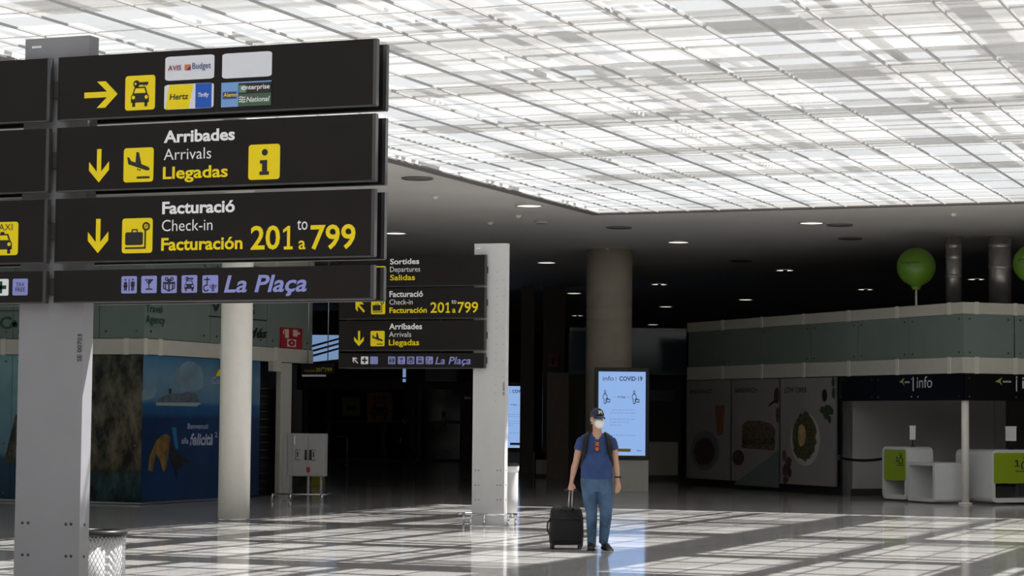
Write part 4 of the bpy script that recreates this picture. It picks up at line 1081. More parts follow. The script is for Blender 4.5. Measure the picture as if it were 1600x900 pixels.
# ================================================================== dim background
dz = 62.0
a_ = D(889, 600, dz); b_ = D(1072, 600, dz)
bb = thing('shop_unit', 'dim glass-topped shop unit behind the stone column', 'shop', (a_.x, a_.y, 0), YAW)
BW = (b_-a_).length
MB().box(0, BW, 0, .06, 3.0, 4.1).build('fascia_glass', 'glass_blue', bb)
MB().box(0, BW, -.02, .1, 4.1, 4.2).build('top_rail', 'fascia', bb)
MB().box(0, BW, -.02, .1, 2.9, 3.0).build('lower_rail', 'frame_dark', bb)
MB().box(0, BW, 1.9, 2.0, 0, 4.1).build('back_wall', 'wall_dark', bb)
MB().box(1.75, BW-.2, .1, .7, .12, 1.05).build('counter', 'cream', bb, bevel=.02)
MB().box(1.75, BW-.2, .14, .7, .0, .12).build('counter_plinth', 'plinth', bb)
MB().box(2.3, BW-.2, 1.2, 1.8, 2.2, 2.5).build('hanging_shelf', 'frame_dark', bb)
MB().box(-.6, .0, .0, .3, 0, 2.95).build('side_panel', 'brown_pillar', bb)
for u0, u1, dep, lab in ((813, 834, 68, 'dark brown stone pillar right of the far screen'), (848, 882, 68, 'dark brown stone pillar carrying the small red fire sign')):
    a_ = D(u0, 600, dep); b_ = D(u1, 600, dep)
    o = thing('stone_pillar', lab, 'pillar', (a_.x, a_.y, 0), YAW)
    MB().box(0, (b_-a_).length, 0, .5, 0, CEIL).build('shaft', 'brown_pillar', o)
    MB().box(-.01, (b_-a_).length+.01, -.01, .51, 0, .12).build('skirting', 'plinth', o)
a_ = D(857, 574, 67.9); b_ = D(873, 553, 67.9)
o = thing('fire_sign', 'small dim red fire sign on brown pillar left of the stone column', 'sign', (a_.x, a_.y, 0), YAW)
icon(o, 'plate', (0, a_.z, .3, b_.z), -.02, lay(0, 1, rect(0, 0, 1, 1))+lay(1, 2, rect(.3, .2, .55, .75), line([(.55, .7), (.75, .6), (.7, .4)], .08)), ['red', 'hole'], .01)
a_ = D(867, 672, 67.6)
o = thing('fire_extinguisher', 'dark fire extinguisher hung on brown pillar below red sign', 'extinguisher', (a_.x, a_.y, 0), YAW)
MB().lathe([(0, a_.z), (.08, a_.z+.01), (.08, a_.z+.38), (.03, a_.z+.45), (0, a_.z+.46)], (0, -.0, 0), 20).build('cylinder', 'red_dark', o)
MB().box(-.08, .03, -.02, .02, a_.z+.46, a_.z+.5).build('valve', 'black', o)
MB().box(-.03, .03, .06, .2, a_.z+.1, a_.z+.3).build('bracket', 'black', o)
for u0, u1, lab in ((837, 857.5, 'left one of two low cream cabinets left of the column'), (859, 881, 'right one of two low cream cabinets left of the column')):
    a_ = P(u0, 745); b_ = P(u1, 745)
    o = thing('low_cabinet', lab, 'cabinet', (a_.x, a_.y, 0), YAW)
    w_ = (b_-a_).length
    MB().box(0, w_, 0, .4, .08, .48).build('body', 'cream', o, bevel=.01)
    MB().box(.03, w_-.03, .03, .38, 0, .08).build('plinth', 'plinth', o)
    MB().box(.02, w_-.02, -.01, .0, .12, .46).build('door', 'cream', o)
a_ = P(846, 745); pl_ = thing('potted_plant', 'small dark potted plant on the left low cream cabinet', 'plant', (a_.x-.1, a_.y+.25, .48))
MB().lathe([(.06, 0), (.08, .1), (.075, .1), (.0, .08)], seg=16).build('pot', 'black', pl_)
lf = MB()
for k in range(26):
    a = random.uniform(0, 6.28); e = random.uniform(.2, 1.3); l = random.uniform(.1, .24)
    d_ = Vector((math.cos(a)*math.cos(e), math.sin(a)*math.cos(e), math.sin(e)))
    s_ = d_.cross(Vector((0, 0, 1))).normalized()*.025; p0 = Vector((0, 0, .1)); pm = p0+d_*l*.6; p1 = p0+d_*l
    f = [lf.bm.verts.new(q) for q in (p0, pm+s_, p1, pm-s_)]; lf._f(f, 0)
lf.build('leaves', 'leaf', pl_)

# glazed entrance at the far left back
dD = 84.0
a_ = P(478, 719); dD = -(CM.inverted() @ a_).z
EF = lmat((a_.x, a_.y, 0), YAW)
def EP(u, v): return FP(u, v, EF)
ent = thing('door_1', 'dark glazed sliding entrance doors under blue daylight window at the back', 'door', (a_.x, a_.y, 0), YAW); struct(ent)
ew = EP(740, 700)[0]
MB().box(0, ew, .1, .14, 0, EP(500, 598)[1]).build('glass', 'glass_dark', ent)
MB().box(0, ew, 0, .12, EP(500, 607)[1], EP(500, 597)[1]).build('header', 'frame_dark', ent)
MB().box(0, ew, 0, .15, EP(500, 660)[1], EP(500, 656)[1]).build('mid_rail', 'frame_dark', ent)
for u in (478, 513, 600, 634, 655, 722):
    x, _ = EP(u, 650); MB().box(x-.08, x+.08, -.02, .14, 0, EP(500, 597)[1]).build('mullion', 'frame_dark' if u != 634 else 'brown_pillar', ent)
MB().box(0, ew, -.05, .2, 0, .1).build('threshold', 'plinth', ent)
a0, _ = EP(634, 650); a1, _ = EP(647, 650)
MB().box(a0, a1+.05, -.3, .1, 0, CEIL).build('pier', 'brown_pillar', ent)
MB().box(0, ew, .3, .4, EP(500, 597)[1], CEIL).build('upper_wall', 'wall_dark', ent)
# daylight windows above the doors
def daywin(nm, u0, u1, v0, v1, stripes):
    x0, z1 = EP(u0, v0); x1, z0 = EP(u1, v1)
    wn = thing(nm, 'pane of blue daylight above the back entrance', 'window', (a_.x, a_.y, 0), YAW); struct(wn)
    MB().box(x0, x1, .2, .24, z0, z1).build('pane', 'window_day', wn)
    MB().box(x0-.06, x0, .12, .28, z0-.06, z1+.06).box(x1, x1+.06, .12, .28, z0-.06, z1+.06).box(x0, x1, .12, .28, z1, z1+.06).box(x0, x1, .12, .28, z0-.06, z0).build('frame', 'frame_dark', wn)
    if stripes:
        m_ = MB()
        for k, t in enumerate((.1, .28, .46)):
            h_ = z1-z0
            m_.prism([(x0, z1-h_*(t+.28)), (x1, z1-h_*(t)), (x1, z1-h_*(t+.07)), (x0, z1-h_*(t+.36))], .1, .18)
        m_.prism([(x0, z0), (x1, z0), (x1, z0+.12), (x0, z0-.0)], .1, .18)
        m_.build('canopy_beam', 'cabinet', wn)
    else: MB().box(x0, x1, .14, .2, z0+.12, z0+.18).build('glazing_bar', 'beam', wn)
daywin('window_2', 487, 528.5, 523, 566, True)
daywin('window_3', 629, 647.5, 576, 597, False)
# taxi poster and yellow sign on the doors
x0, z1 = EP(574, 613); x1, z0 = EP(613, 660)
o = thing('taxi_sign', 'dim orange taxi sign with car pictogram on back entrance doors', 'sign', (a_.x, a_.y, 0), YAW)
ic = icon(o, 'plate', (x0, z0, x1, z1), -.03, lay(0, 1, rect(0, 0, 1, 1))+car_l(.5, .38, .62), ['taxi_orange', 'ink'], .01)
text('TAXI', x0+.25*(x1-x0), x0+.75*(x1-x0), z1-(z1-z0)*.26, (z1-z0)*.14, -.045, 'ink', ic, .02)
x0, z1 = EP(535, 621); x1, z0 = EP(563, 650)
o = thing('yellow_notice', 'dim yellow notice left of the taxi sign on back doors', 'sign', (a_.x, a_.y, 0), YAW)
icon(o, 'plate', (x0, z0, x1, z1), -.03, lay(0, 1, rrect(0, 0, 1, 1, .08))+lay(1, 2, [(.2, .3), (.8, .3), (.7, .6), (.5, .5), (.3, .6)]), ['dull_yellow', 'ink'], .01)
x0, z1 = EP(691, 645); x1, z0 = EP(696, 674)
o = thing('slim_notice', 'thin pale yellow strip sign on the right back door', 'sign', (a_.x, a_.y, 0), YAW)
MB().box(x0, x1-.03, -.05, -.021, z0+.3, z1-.15).box(x0, x1-.03, -.05, -.021, z0, z0+.2).build('strip', 'dull_yellow', o)
MB().box(x0-.02, x1, -.021, .1, z0-.05, z1+.05).build('backing', 'frame_dark', o)
# queue rail before the doors
p = P(542, 727)
o = thing('queue_rail', 'thin metal queue rail standing before the dark back doors', 'rail', (p.x, p.y, 0), YAW)
MB().tube([(-.35, 0, .98), (0, 0, .98), (0, 0, 0)], .02, 8).build('rail', 'steel', o)
MB().lathe([(.1, 0), (.1, .02), (.03, .04)], seg=16).build('foot', 'chrome', o)
# dark hanging camera box near back
p = D(690, 583, 70)
o = thing('hanging_monitor', 'black monitor hung from the ceiling left of mid-hall totem', 'monitor', (p.x, p.y, 0), YAW)
MB().box(-.55, .5, 0, .3, p.z-.3, p.z+.25).build('case', 'black', o, bevel=.03)
MB().tube([(-.05, .15, p.z+.2), (-.05, .15, CEIL)], .03, 8).build('hanger_rod', 'steel', o)
p = D(733, 660, 68)
o = thing('information_column', 'dark information column with white lettering left of totem post', 'sign', (p.x, p.y, 0), YAW)
MB().box(-.2, .7, 0, .3, 0, 2.75).build('body', 'black_glass', o)
text('Info', -.15, .05, CAMH+.58, .09, -.004, 'header_white', o, .02)

# ================================================================== ceiling fittings
def unp(u, v): return P(u, v, CEIL)
def lamp(u, v, lab, kind='lit', r=.27):
    p = unp(u, v)
    nm = {'lit': 'downlight', 'bar': 'downlight', 'off': 'ceiling_speaker', 'det': 'smoke_detector', 'box': 'ceiling_spotlight'}[kind]
    ct = {'lit': 'ceiling light', 'bar': 'ceiling light', 'off': 'speaker', 'det': 'smoke detector', 'box': 'ceiling light'}[kind]
    gp = {'lit': 'round downlights', 'bar': 'round downlights', 'off': 'ceiling speakers', 'det': 'smoke detectors', 'box': 'ceiling spots'}[kind]
    o = thing(nm, lab, ct, (p.x, p.y, CEIL), YAW, gp)
    if kind in ('lit', 'bar'):
        MB().lathe([(r*.86, -.001), (r, -.004), (r, -.016), (r*.9, -.02), (r*.86, -.012)], seg=32, caps=False).build('trim_ring', 'lamp_ring', o)
        MB().lathe([(0, -.008), (r*.88, -.008), (r*.88, -.002), (0, -.002)], seg=32).build('diffuser', 'lamp', o)
        if kind == 'bar':
            MB().box(-.05, .05, -r*.9, r*.9, -.03, -.012).build('cross_bar', 'hole', o)
    elif kind == 'off':
        MB().lathe([(r*.9, -.001), (r, -.004), (r, -.02), (r*.9, -.026)], seg=32, caps=False).build('trim_ring', 'grille', o)
        MB().lathe([(0, -.018), (r*.92, -.018), (r*.92, -.004), (0, -.004)], seg=32).build('grille', 'grille', o)
    elif kind == 'det':
        MB().lathe([(0, -.06), (.03, -.06), (.05, -.035), (.06, -.03), (.06, -.0)], seg=20).build('body', 'column_white', o)
        MB().lathe([(0, -.075), (.015, -.07), (.015, -.06)], seg=12).build('sensor', 'lamp_ring', o)
    else:
        MB().lathe([(.0, -.05), (.12, -.05), (.13, -.03), (.13, 0)], seg=24).build('body', 'lamp_ring', o)
        MB().lathe([(0, -.053), (.1, -.053), (.1, -.045), (0, -.045)], seg=24).build('lens', 'grille', o)
for a in (
    (827, 321, 'bright round downlight just below the skylight edge left of its corner'),
    (618, 364, 'bright round downlight above the mid-hall totem panels, beside nearest sign'),
    (1060, 378, 'bright round downlight right of the stone column top'),
    (1268, 348, 'bright round downlight nearest the skylight on the right'),
    (854, 410, 'bright round downlight between mid-hall totem top and stone column'),
    (897, 458, 'lit downlight touching the left edge of the stone column'),
    (1165, 468, 'lit downlight just above the left end of the booth roof'),
    (1040, 479, 'lit downlight level with the grooved band, right of the column'),
    (1020, 507, 'lowest lit downlight right of the column, over the dim shop'),
    (1226, 422, 'partly lit downlight in the dark ceiling left of the balloon, highest', 'bar'),
    (1030, 444, 'partly lit downlight right of the stone column, nearest its top', 'bar'),
    (902, 493, 'partly lit downlight lowest at the left of the stone column', 'bar'),
    (1525, 436, 'partly lit downlight seen between the two shiny ducts', 'bar'),
    (1352, 452, 'partly lit downlight just left below the green balloon', 'bar'),
    (505, 504, 'small lit downlight above the daylight window beside the shop'),
    (652, 278, 'large unlit round ceiling speaker right beside the nearest sign', 'off'),
    (967, 355, 'unlit round ceiling speaker straight above the stone column', 'off'),
    (1158, 407, 'unlit round ceiling speaker midway between column and booth', 'off'),
    (1328, 372, 'unlit round ceiling speaker above left of the green balloon', 'off'),
    (1312, 351, 'unlit round ceiling speaker right of the rightmost bright downlight', 'off'),
    (845, 345.5, 'small grey spotlight below the downlight at skylight corner', 'box'),
    (766, 346.5, 'smoke detector above the mid-hall totem post', 'det'),
    (810, 336, 'tiny smoke detector left of the small grey spotlight', 'det'),
    (680, 306, 'tiny smoke detector below the large unlit speaker', 'det'),
    (949, 388, 'smoke detector right before the stone column top', 'det'),
    (1490, 333, 'smoke detector near the skylight above the thinner duct', 'det')):
    lamp(*a)

# ================================================================== people
def cr(pts, n=6):
    """Catmull-Rom through (x,y,z,rx,ry) stations"""
    o = []
    P_ = [pts[0]]+list(pts)+[pts[-1]]
    for i in range(1, len(P_)-2):
        for k in range(n):
            t = k/n
            o.append(tuple(.5*((2*b)+(-a+c)*t+(2*a-5*b+4*c-d)*t*t+(-a+3*b-3*c+d)*t**3) for a, b, c, d in zip(P_[i-1], P_[i], P_[i+1], P_[i+2])))
    o.append(tuple(pts[-1])); return o
def limb(mb, st, n=6, seg=16, mi=0):
    st = cr(st, n); C = [Vector(s[:3]) for s in st]; rings = []
    for i, s in enumerate(st):
        t = (C[min(i+1, len(C)-1)]-C[max(i-1, 0)]).normalized()
        ax = Vector((1, 0, 0)) if abs(t.x) < .85 else Vector((0, 1, 0))
        a = (ax-t*ax.dot(t)).normalized(); b = t.cross(a)
        rings.append([C[i]+a*(math.cos(2*math.pi*k/seg)*s[3])+b*(math.sin(2*math.pi*k/seg)*s[4]) for k in range(seg)])
    mb.loft(rings, mi)
def fused(mb, name, mats, parent, vox, smooth=4, extra=None):
    o = mb.build(name, mats, parent)
    bm = bmesh.new(); bm.from_mesh(o.data); bmesh.ops.recalc_face_normals(bm, faces=bm.faces); bm.to_mesh(o.data); bm.free()
    m = o.modifiers.new('r', 'REMESH'); m.mode = 'VOXEL'; m.voxel_size = vox; m.use_smooth_shade = True
    if smooth:
        m2 = o.modifiers.new('s', 'SMOOTH'); m2.iterations = smooth; m2.factor = .5
    dg = bpy.context.evaluated_depsgraph_get(); me = bpy.data.meshes.new_from_object(o.evaluated_get(dg))
    o.modifiers.clear(); old = o.data; me.name = name; o.data = me; bpy.data.meshes.remove(old)
    me.materials.clear()
    for q in (mats if isinstance(mats, (list, tuple)) else [mats]): me.materials.append(M[q])
    return o
def hand(mb, w, d, curl, side, fwd):
    """palm at wrist w, pointing along d; curl bends the fingers toward fwd; thumb on the side 'side'"""
    w = Vector(w); d = Vector(d).normalized(); fwd = Vector(fwd).normalized(); sd = d.cross(fwd).normalized()
    limb(mb, [(*(w-d*.02), .026, .026), (*(w+d*.02), .03, .024), (*(w+d*.06), .038, .02), (*(w+d*.095), .036, .017)], 4, 12)
    for k, (o_, l) in enumerate(((-.03, .062), (-.01, .074), (.01, .07), (.029, .055))):
        p0 = w+d*.075+sd*o_; pts = [p0]; a = 0
        dd_ = d
        for s in (.45, .32, .23):
            a += curl; dd_ = d*math.cos(a)+fwd*math.sin(a); pts.append(pts[-1]+dd_*l*s*1.25)
        limb(mb, [(*q, r, r) for q, r in zip([w+d*.05+sd*o_*.9]+pts, (.009, .0105, .010, .009, .007))], 3, 8)
    t0 = w+d*.02+sd*side*.025
    limb(mb, [(*t0, .011, .011), (*(t0+d*.03+sd*side*.022+fwd*.012), .0115, .0115), (*(t0+d*.062+sd*side*.022+fwd*.03), .009, .009)], 4, 8)

mp = P(931.5, 860)
RZ = YAW
man = thing('person', 'person in navy t-shirt, jeans, cap and white mask walking with trolley case', 'person', (mp.x, mp.y, 0), RZ)
HT = Matrix.Translation((.0, -.02, 1.655)) @ Matrix.Rotation(R(24), 4, 'Z') @ Matrix.Rotation(R(2), 4, 'Y')
HR = HT.to_3x3()
b = MB()
# head
b.ell(HT @ Vector((0, .012, .02)), (.075, .095, .105), HR, 24, 16)
b.ell(HT @ Vector((0, -.022, -.045)), (.062, .07, .085), HR, 24, 14)
b.ell(HT @ Vector((0, -.05, -.095)), (.036, .034, .03), HR, 14, 10)
limb(b, [(*(HT @ Vector((0, -.085, .03))), .010, .012), (*(HT @ Vector((0, -.103, -.005))), .013, .014), (*(HT @ Vector((0, -.107, -.022))), .017, .013)], 4, 10)
for s in (-1, 1):
    b.ell(HT @ Vector((s*.077, .01, -.008)), (.011, .022, .034), HR, 12, 8)
    b.ell(HT @ Vector((s*.03, -.083, .028)), (.02, .012, .009), HR, 10, 6)
limb(b, [(0, .02, 1.40, .075, .07), (0, .012, 1.46, .062, .062), (.002, .0, 1.52, .058, .06), (.002, -.01, 1.58, .058, .062)], 4, 18)
# torso core and legs under the clothes
limb(b, [(0, .01, .84, .14, .1), (0, 0, 1.0, .15, .1), (0, .0, 1.15, .15, .105), (0, .01, 1.3, .16, .1), (0, .015, 1.4, .12, .075), (0, .015, 1.44, .07, .06)], 5, 20)
for st in ([(-.09, 0, .86, .09, .09), (-.07, -.02, .52, .055, .06), (-.058, .01, .12, .04, .045)], [(.09, 0, .86, .09, .09), (.11, -.03, .5, .055, .06), (.1, .05, .14, .04, .045)]): limb(b, st, 5, 14)
# arms: left of the picture pulls the case, right of the picture hangs
limb(b, [(-.13, .015, 1.39, .05, .05), (-.195, .015, 1.365, .056, .058), (-.23, .015, 1.25, .05, .054), (-.262, .03, 1.11, .042, .044), (-.285, .015, 1.03, .042, .043), (-.312, -.01, .90, .028, .03), (-.318, -.02, .86, .026, .03)], 6, 16)
limb(b, [(.13, .015, 1.39, .05, .05), (.19, .015, 1.365, .056, .058), (.218, .015, 1.25, .05, .054), (.236, .03, 1.11, .043, .045), (.25, .01, 1.03, .042, .043), (.262, -.035, .92, .028, .03), (.264, -.045, .88, .026, .03)], 6, 16)
hand(b, (-.32, -.025, .85), (-.08, -.12, -1), 1.0, 1, (.12, .98, -.1))
hand(b, (.265, -.05, .87), (.05, -.12, -1), .32, 1, (-.55, .8, 0))
body = fused(b, 'body', 'skin', man, .0052, 3)
# eyes
for s in (-1, 1):
    e = HT @ Vector((s*.03, -.088, .025))
    MB().ell(e, (.011, .008, .007), HR, 12, 8).build('eye', 'ink', body)
# hair at the sides and back
hb = MB(); hb.ell(HT @ Vector((0, .022, .022)), (.079, .092, .1), HR, 24, 14)
ho = hb.build('hair', 'hair', man)
bm = bmesh.new(); bm.from_mesh(ho.data)
HI = HT.inverted()
bmesh.ops.delete(bm, geom=[v for v in bm.verts if (HI @ v.co).z < -.045 or (HI @ v.co).y < -.02], context='VERTS'); bm.to_mesh(ho.data); bm.free()
# shirt
s = MB()
limb(s, [(0, .005, .905, .2, .135), (-.002, -.01, .97, .203, .145), (0, -.02, 1.05, .197, .148), (0, -.012, 1.18, .188, .135), (0, 0, 1.3, .185, .125), (0, .012, 1.375, .175, .107), (0, .016, 1.425, .145, .09), (0, .02, 1.46, .105, .076), (0, .022, 1.495, .076, .068)], 6, 28)
limb(s, [(-.1, .012, 1.405, .07, .07), (-.18, .015, 1.375, .072, .074), (-.215, .015, 1.315, .066, .07), (-.232, .017, 1.262, .062, .066)], 5, 18)
limb(s, [(.1, .012, 1.405, .07, .07), (.175, .015, 1.375, .072, .074), (.204, .015, 1.315, .066, .07), (.218, .017, 1.268, .062, .066)], 5, 18)
for k in range(5):     # folds
    z = .95+.07*k; sg = 1 if k % 2 else -1
    limb(s, [(sg*.16, -.10, z+.05, .008, .008), (sg*.08, -.137, z, .012, .012), (-sg*.04, -.146, z-.01, .006, .006)], 5, 8)
shirt = fused(s, 'shirt', 'shirt', man, .008, 3)
# v neck opening: skin shown by lowering the front of the collar
bm = bmesh.new(); bm.from_mesh(shirt.data)
def vneck(c): return c.z > 1.40 and abs(c.x) < (c.z-1.39)*.72 and c.y < .0
bmesh.ops.delete(bm, geom=[v for v in bm.verts if vneck(v.co) or (v.co.z > 1.484 and abs(v.co.x) < .09)], context='VERTS'); bm.to_mesh(shirt.data); bm.free()
ck = MB(); ck.loft([[Vector((-.05*(1-t)*1.0, -.075-.03*t, 1.448-.07*t)), Vector((.05*(1-t), -.075-.03*t, 1.448-.07*t))] for t in (0, .5, .98)], caps=False, closed=False)
chest = MB(); limb(chest, [(0, -.035, 1.33, .05, .045), (0, -.025, 1.4, .085, .057), (0, -.008, 1.45, .075, .058), (0, .0, 1.49, .062, .058)], 5, 18)
chest.build('neck_skin', 'skin', body)
ck.bm.free()
# jeans
j = MB()
limb(j, [(0, .0, .955, .192, .13), (-.002, .0, .88, .204, .14), (0, .0, .80, .2, .138), (.004, 0, .745, .17, .12)], 5, 28)
limb(j, [(-.09, 0, .85, .11, .125), (-.085, -.005, .70, .098, .115), (-.075, -.02, .58, .086, .098), (-.064, -.025, .48, .073, .084), (-.06, -.0, .36, .069, .082), (-.058, .02, .22, .06, .075), (-.058, .025, .1, .056, .072), (-.058, .025, .035, .054, .075)], 6, 22)
limb(j, [(.095, 0, .85, .112, .125), (.108, -.01, .70, .1, .115), (.115, -.035, .58, .09, .1), (.117, -.05, .47, .079, .088), (.113, .0, .36, .074, .084), (.105, .05, .24, .066, .078), (.097, .085, .13, .06, .074), (.096, .095, .09, .058, .076)], 6, 22)
for (x, y, z, sg) in ((-.06, -.09, .46, 1), (-.06, -.075, .22, -1), (-.06, -.06, .1, 1), (.12, -.12, .5, -1), (.11, -.075, .32, 1), (.1, .0, .15, -1), (.1, -.115, .68, 1), (-.09, -.12, .72, -1), (.03, -.13, .79, 1)):
    limb(j, [(x-sg*.05, y+.03, z+.03, .007, .007), (x, y-.006, z, .012, .01), (x+sg*.05, y+.03, z-.02, .006, .006)], 4, 8)
jeans = fused(j, 'jeans', 'denim', man, .008, 3)
MB().tube([(.14*math.cos(a)*1.42-.001, .137*math.sin(a), .935) for a in [R(190+16*k) for k in range(11)]], .006, 6).build('waist_seam', 'denim', jeans)
# shoes
def shoe(x, y, rz, pitch, lab):
    T = Matrix.Translation((x, y, .0)) @ Matrix.Rotation(rz, 4, 'Z') @ Matrix.Rotation(pitch, 4, 'X')
    m_ = MB(); st = []
    for yy, ww, hh in ((.085, .026, .05), (.07, .036, .085), (.03, .038, .1), (-.03, .042, .085), (-.09, .048, .062), (-.14, .046, .048), (-.175, .034, .036), (-.19, .012, .022)):
        ring_ = []
        for k in range(16):
            a = 2*math.pi*k/16; ring_.append(T @ Vector((ww*math.cos(a), yy, .018+hh*.5+hh*.5*math.sin(a))))
        st.append(ring_)
    m_.loft(st)
    o = m_.build('shoe', 'shoe', man)
    so = MB(); pl_ = [(.03, .085), (.042, .03), (.046, -.03), (.054, -.09), (.05, -.145), (.03, -.19), (-.03, -.19), (-.05, -.145), (-.054, -.09), (-.046, -.03), (-.042, .03), (-.03, .085)]
    so.loft([[T @ Vector((a, c, 0)) for a, c in pl_], [T @ Vector((a, c, .022)) for a, c in pl_]], sm=False)
    so.build('sole', 'black', o)
    return o
shoe(-.058, .01, R(-6), 0, ''); shoe(.12, .06, R(22), R(14), '')
# cap
c_ = MB(); rr = []
for k in range(8):
    a = R(90*k/7.5); rr.append([HT @ Vector((.087*math.cos(a)*math.cos(t), .008+.108*math.cos(a)*math.sin(t), .045+.1*math.sin(a))) for t in [2*math.pi*q/28 for q in range(28)]])
c_.loft(rr, 0)
cap = c_.build('cap', 'cap', man)
v_ = MB(); top = []; bot = []
for rad, dz_ in ((0, 0), (.035, -.004), (.065, -.014), (.08, -.026)):
    top.append([HT @ Vector((math.sin(t)*(.083-rad*.12), -math.cos(t)*.098-rad*math.cos(t*.75)+.008, .047+dz_-abs(math.sin(t))*.012)) for t in [R(-80+160*q/16) for q in range(17)]])
v_.loft(top, 0, False, False); v_.loft([[p_-Vector((0, 0, .006)) for p_ in r2][::-1] for r2 in top], 0, False, False)
v_.build('visor', 'cap', cap)
em = MB()
for poly in ([(0, 0), (.2, 0), (.2, .6), (.5, .3), (.8, .6), (.8, 0), (1, 0), (1, 1), (.78, 1), (.5, .68), (.22, 1), (0, 1)],):
    pts = []
    for x, z in poly:
        a = R(-90)+(x-.5)*.62; zz_ = .068+z*.042; el = math.asin(min(1, (zz_-.045)/.1))
        pts.append(HT @ Vector((.0885*math.cos(el)*math.cos(a), .008+.1105*math.cos(el)*math.sin(a), zz_)))
    q = [em.bm.verts.new(p_) for p_ in pts]; em._f(q, 0)
    q2 = [em.bm.verts.new(p_+(HR @ Vector((0, -.002, 0)))) for p_ in pts]; em._f(q2, 0)
M['emblem'] = mat('cap_emblem', (.8, .72, .4), .6)
em.build('emblem', 'emblem', cap)
# mask: cup over nose and chin, with straps
mk = MB(); rings_ = []
for k in range(7):
    a = R(90*k/6.5)
    rings_.append([HT @ Vector((.064*math.cos(a)*math.cos(t), -.055-.075*math.sin(a)-.012*math.cos(a)*abs(math.sin(t)), -.05+.068*math.cos(a)*math.sin(t)+.0*math.sin(a))) for t in [2*math.pi*q/24 for q in range(24)]])
mk.loft(rings_, 0)
mask = mk.build('face_mask', 'mask', man)
for z in (-.01, -.06):
    for s_ in (-1, 1):
        MB().tube([HT @ Vector((s_*.06, -.065, -.04)), HT @ Vector((s_*.076, -.03, z*.6-.02)), HT @ Vector((s_*.081, .01, z))], .0025, 6).build('strap', 'mask', mask)
# wristwatch
ww = MB(); ww.tube([(.262+.036*math.cos(a), -.035+.038*math.sin(a), .925-.004*math.sin(a)) for a in [2*math.pi*k/20 for k in range(21)]], .009, 8)
wt = ww.build('wristwatch', 'black', man)
MB().box(.288, .304, -.05, -.02, .91, .942).build('watch_face', 'black_glass', wt)
# rucksack worn on the back with two straps
rk = thing('rucksack', 'black rucksack worn on the back of the walking person', 'rucksack', (mp.x, mp.y, 0), RZ)
MB().box(-.15, .15, .15, .3, .98, 1.4, 0, None, .02).build('sack', 'nylon', rk, bevel=.03)
for s_ in (-1, 1):
    path = [(s_*.1, .16, 1.41), (s_*.125, .06, 1.478), (s_*.135, -.05, 1.448), (s_*.15, -.105, 1.36), (s_*.165, -.115, 1.25), (s_*.185, -.07, 1.14), (s_*.195, .02, 1.06), (s_*.17, .15, 1.0)]
    q = cr([(*p_, 0, 0) for p_ in path], 5); rg = []
    for k, p_ in enumerate(q):
        c0 = Vector(p_[:3]); t_ = (Vector(q[min(k+1, len(q)-1)][:3])-Vector(q[max(k-1, 0)][:3])).normalized()
        out = Vector((c0.x*.6, c0.y-.02, (c0.z-1.3)*.8)).normalized(); si = t_.cross(out).normalized(); w2 = .032 if k < len(q)*.6 else .016
        rg.append([c0+si*w2+out*.006, c0-si*w2+out*.006, c0-si*w2-out*.008, c0+si*w2-out*.008])
    MB().loft(rg, sm=False).build('shoulder_strap', 'nylon', rk)
# sunglasses hooked in the neckline
sg = thing('sunglasses', 'amber sunglasses hooked on the neckline of the navy t-shirt', 'sunglasses', (mp.x, mp.y, 0), RZ)
for z in (1.345, 1.28):
    MB().ell((.0, -.142, z), (.021, .009, .026), None, 16, 10).build('lens', 'tortoise', sg)
MB().tube([(-.022, -.138, 1.375), (-.024, -.14, 1.31), (-.02, -.14, 1.25)], .004, 6).build('frame', 'tortoise', sg)
MB().tube([(.016, -.13, 1.37), (.02, -.13, 1.30), (.018, -.13, 1.26)], .003, 6).build('temple', 'tortoise', sg)

# ================================================================== trolley case
cp_ = P(886, 858.5)
tc = thing('trolley_case', 'black soft wheeled cabin case pulled by the walking person', 'suitcase', (cp_.x, cp_.y, 0), RZ+R(4))
w2 = 25.5/F*28.5
h_ = 65/F*28.5
rg = []
for z, sx, y0, y1 in ((.055, .9, .0, .25), (.07, 1, -.02, .27), (.2, 1.02, -.03, .28), (.36, 1.0, -.025, .275), (h_-.13, .98, -.02, .27), (h_-.09, .97, .0, .27), (h_-.03, .92, .05, .26), (h_, .8, .1, .24)):
    ring_ = [Vector((x*sx, y, z)) for x, y in ((-w2+.03, y0), (0, y0-.008), (w2-.03, y0), (w2, y0+.04), (w2, y1-.04), (w2-.03, y1), (0, y1+.01), (-w2+.03, y1), (-w2, y1-.04), (-w2, y0+.04))]
    rg.append(ring_)
MB().loft(rg, sm=False).build('shell', 'nylon', tc, bevel=.008)
MB().box(-w2*.86, w2*.86, -.04, -.022, .1, h_-.16).build('front_pocket', 'nylon', tc, bevel=.012)
MB().tube([(-w2*.85, -.03, h_-.145), (w2*.85, -.03, h_-.145)], .006, 6).build('zip', 'black', tc)
MB().tube([(-.085, .02, h_-.035), (-.06, .01, h_+.0), (0, .0, h_+.012), (.06, .01, h_+.0), (.085, .02, h_-.035)], .012, 8).build('carry_handle', 'black', tc)
MB().tube([(-w2*.99, .1, .38), (-w2-.035, .08, .33), (-w2-.04, .08, .24), (-w2*.99, .1, .17)], .011, 8).build('side_handle', 'black', tc)
for s_ in (-1, 1):
    x = s_*(w2-.03)
    MB().lathe([(.0, -.016), (.03, -.016), (.034, -.008), (.034, .008), (.03, .016), (0, .016)], seg=20).build('wheel', 'black', tc).matrix_local = Matrix.Translation((x, .04, .036)) @ Matrix.Rotation(R(90), 4, 'Y')
    MB().box(x-.025, x+.025, .0, .1, .04, .1).build('wheel_housing', 'black', tc, bevel=.008)
    MB().box(x-.02, x+.02, .2, .25, .0, .07).build('foot', 'black', tc)
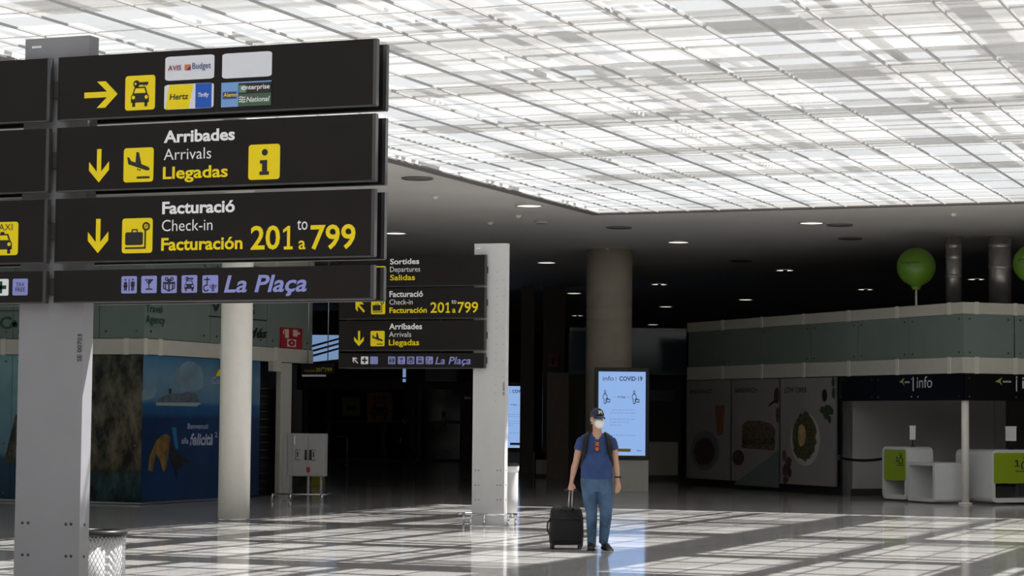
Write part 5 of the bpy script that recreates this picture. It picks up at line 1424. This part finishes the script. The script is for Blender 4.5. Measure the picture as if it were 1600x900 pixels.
# pull handle up to the hand
man_m = lmat((mp.x, mp.y, 0), RZ); tc_i = lmat((cp_.x, cp_.y, 0), RZ+R(4)).inverted()
hp_ = tc_i @ (man_m @ Vector((-.33, -.02, .752)))
MB().tube([(hp_.x-.015, .02, h_-.1), (hp_.x-.012, hp_.y, hp_.z)], .0085, 8).tube([(hp_.x+.03, .02, h_-.1), (hp_.x+.025, hp_.y, hp_.z)], .0085, 8).build('pull_rods', 'steel', tc)
MB().tube([(hp_.x-.075, hp_.y, hp_.z+.008), (hp_.x, hp_.y, hp_.z+.012), (hp_.x+.085, hp_.y, hp_.z+.008)], .014, 10).build('grip', 'black', tc)

# ---- distant walker, mid-stride, in dark clothes
wp = P(632, 724)
wk = thing('person', 'person in dark clothes striding past the dark back doors', 'person', (wp.x, wp.y, 0), YAW+R(-62))
b = MB()
b.ell((0, -.03, 1.58), (.075, .095, .115), None, 20, 12); b.ell((0, -.06, 1.52), (.055, .06, .06), None, 14, 10)
limb(b, [(0, 0, 1.36, .06, .06), (0, -.01, 1.5, .055, .055)], 4, 12)
limb(b, [(0, .0, .84, .15, .11), (0, 0, 1.0, .15, .11), (0, 0, 1.2, .18, .115), (0, 0, 1.34, .17, .09), (0, 0, 1.41, .08, .07)], 5, 20)
limb(b, [(-.08, 0, .88, .095, .1), (-.08, -.2, .5, .065, .07), (-.08, -.36, .1, .045, .05), (-.08, -.38, .06, .045, .05)], 5, 14)
limb(b, [(.08, 0, .88, .095, .1), (.08, .14, .5, .065, .07), (.08, .42, .16, .045, .05), (.08, .44, .12, .045, .05)], 5, 14)
limb(b, [(-.19, 0, 1.34, .055, .055), (-.22, .1, 1.08, .045, .045), (-.21, .06, .86, .03, .03)], 5, 12)
limb(b, [(.19, 0, 1.34, .055, .055), (.22, -.1, 1.08, .045, .045), (.21, -.24, .9, .03, .03)], 5, 12)
hand(b, (-.21, .05, .85), (0, -.1, -1), .4, 1, (0, -1, 0)); hand(b, (.21, -.25, .89), (0, -.3, -1), .4, -1, (0, -1, 0))
fused(b, 'body', 'skin', wk, .007, 2)
s = MB(); limb(s, [(0, 0, .86, .18, .13), (0, 0, 1.05, .18, .135), (0, 0, 1.25, .195, .135), (0, 0, 1.37, .17, .1), (0, 0, 1.43, .08, .07)], 5, 22)
for sx, y in ((-1, 1), (1, -1)): limb(s, [(sx*.14, 0, 1.36, .07, .07), (sx*.2, .02*y, 1.28, .066, .066), (sx*.225, .1*y, 1.08, .057, .057), (sx*.215, (.07 if y > 0 else .22)*y, .89, .045, .045)], 5, 14)
fused(s, 'jacket', 'dark_cloth', wk, .01, 2)
s = MB(); limb(s, [(0, 0, .95, .16, .12), (0, 0, .8, .17, .13)], 5, 20)
limb(s, [(-.08, 0, .86, .105, .115), (-.08, -.2, .5, .08, .085), (-.08, -.36, .1, .06, .065)], 6, 14); limb(s, [(.08, 0, .86, .105, .115), (.08, .14, .5, .08, .085), (.08, .42, .16, .06, .065)], 6, 14)
fused(s, 'trousers', 'dark_cloth', wk, .01, 2)
hb = MB(); hb.ell((0, -.02, 1.6), (.083, .1, .115), None, 18, 12); hb.build('hair', 'hair', wk)
for x, y, pz in ((-.08, -.4, 0), (.08, .42, .06)):
    MB().box(x-.045, x+.045, y-.17, y+.08, pz, pz+.08, 0, None, .012).build('shoe', 'shoe', wk, bevel=.015)
bpy.context.view_layer.update()
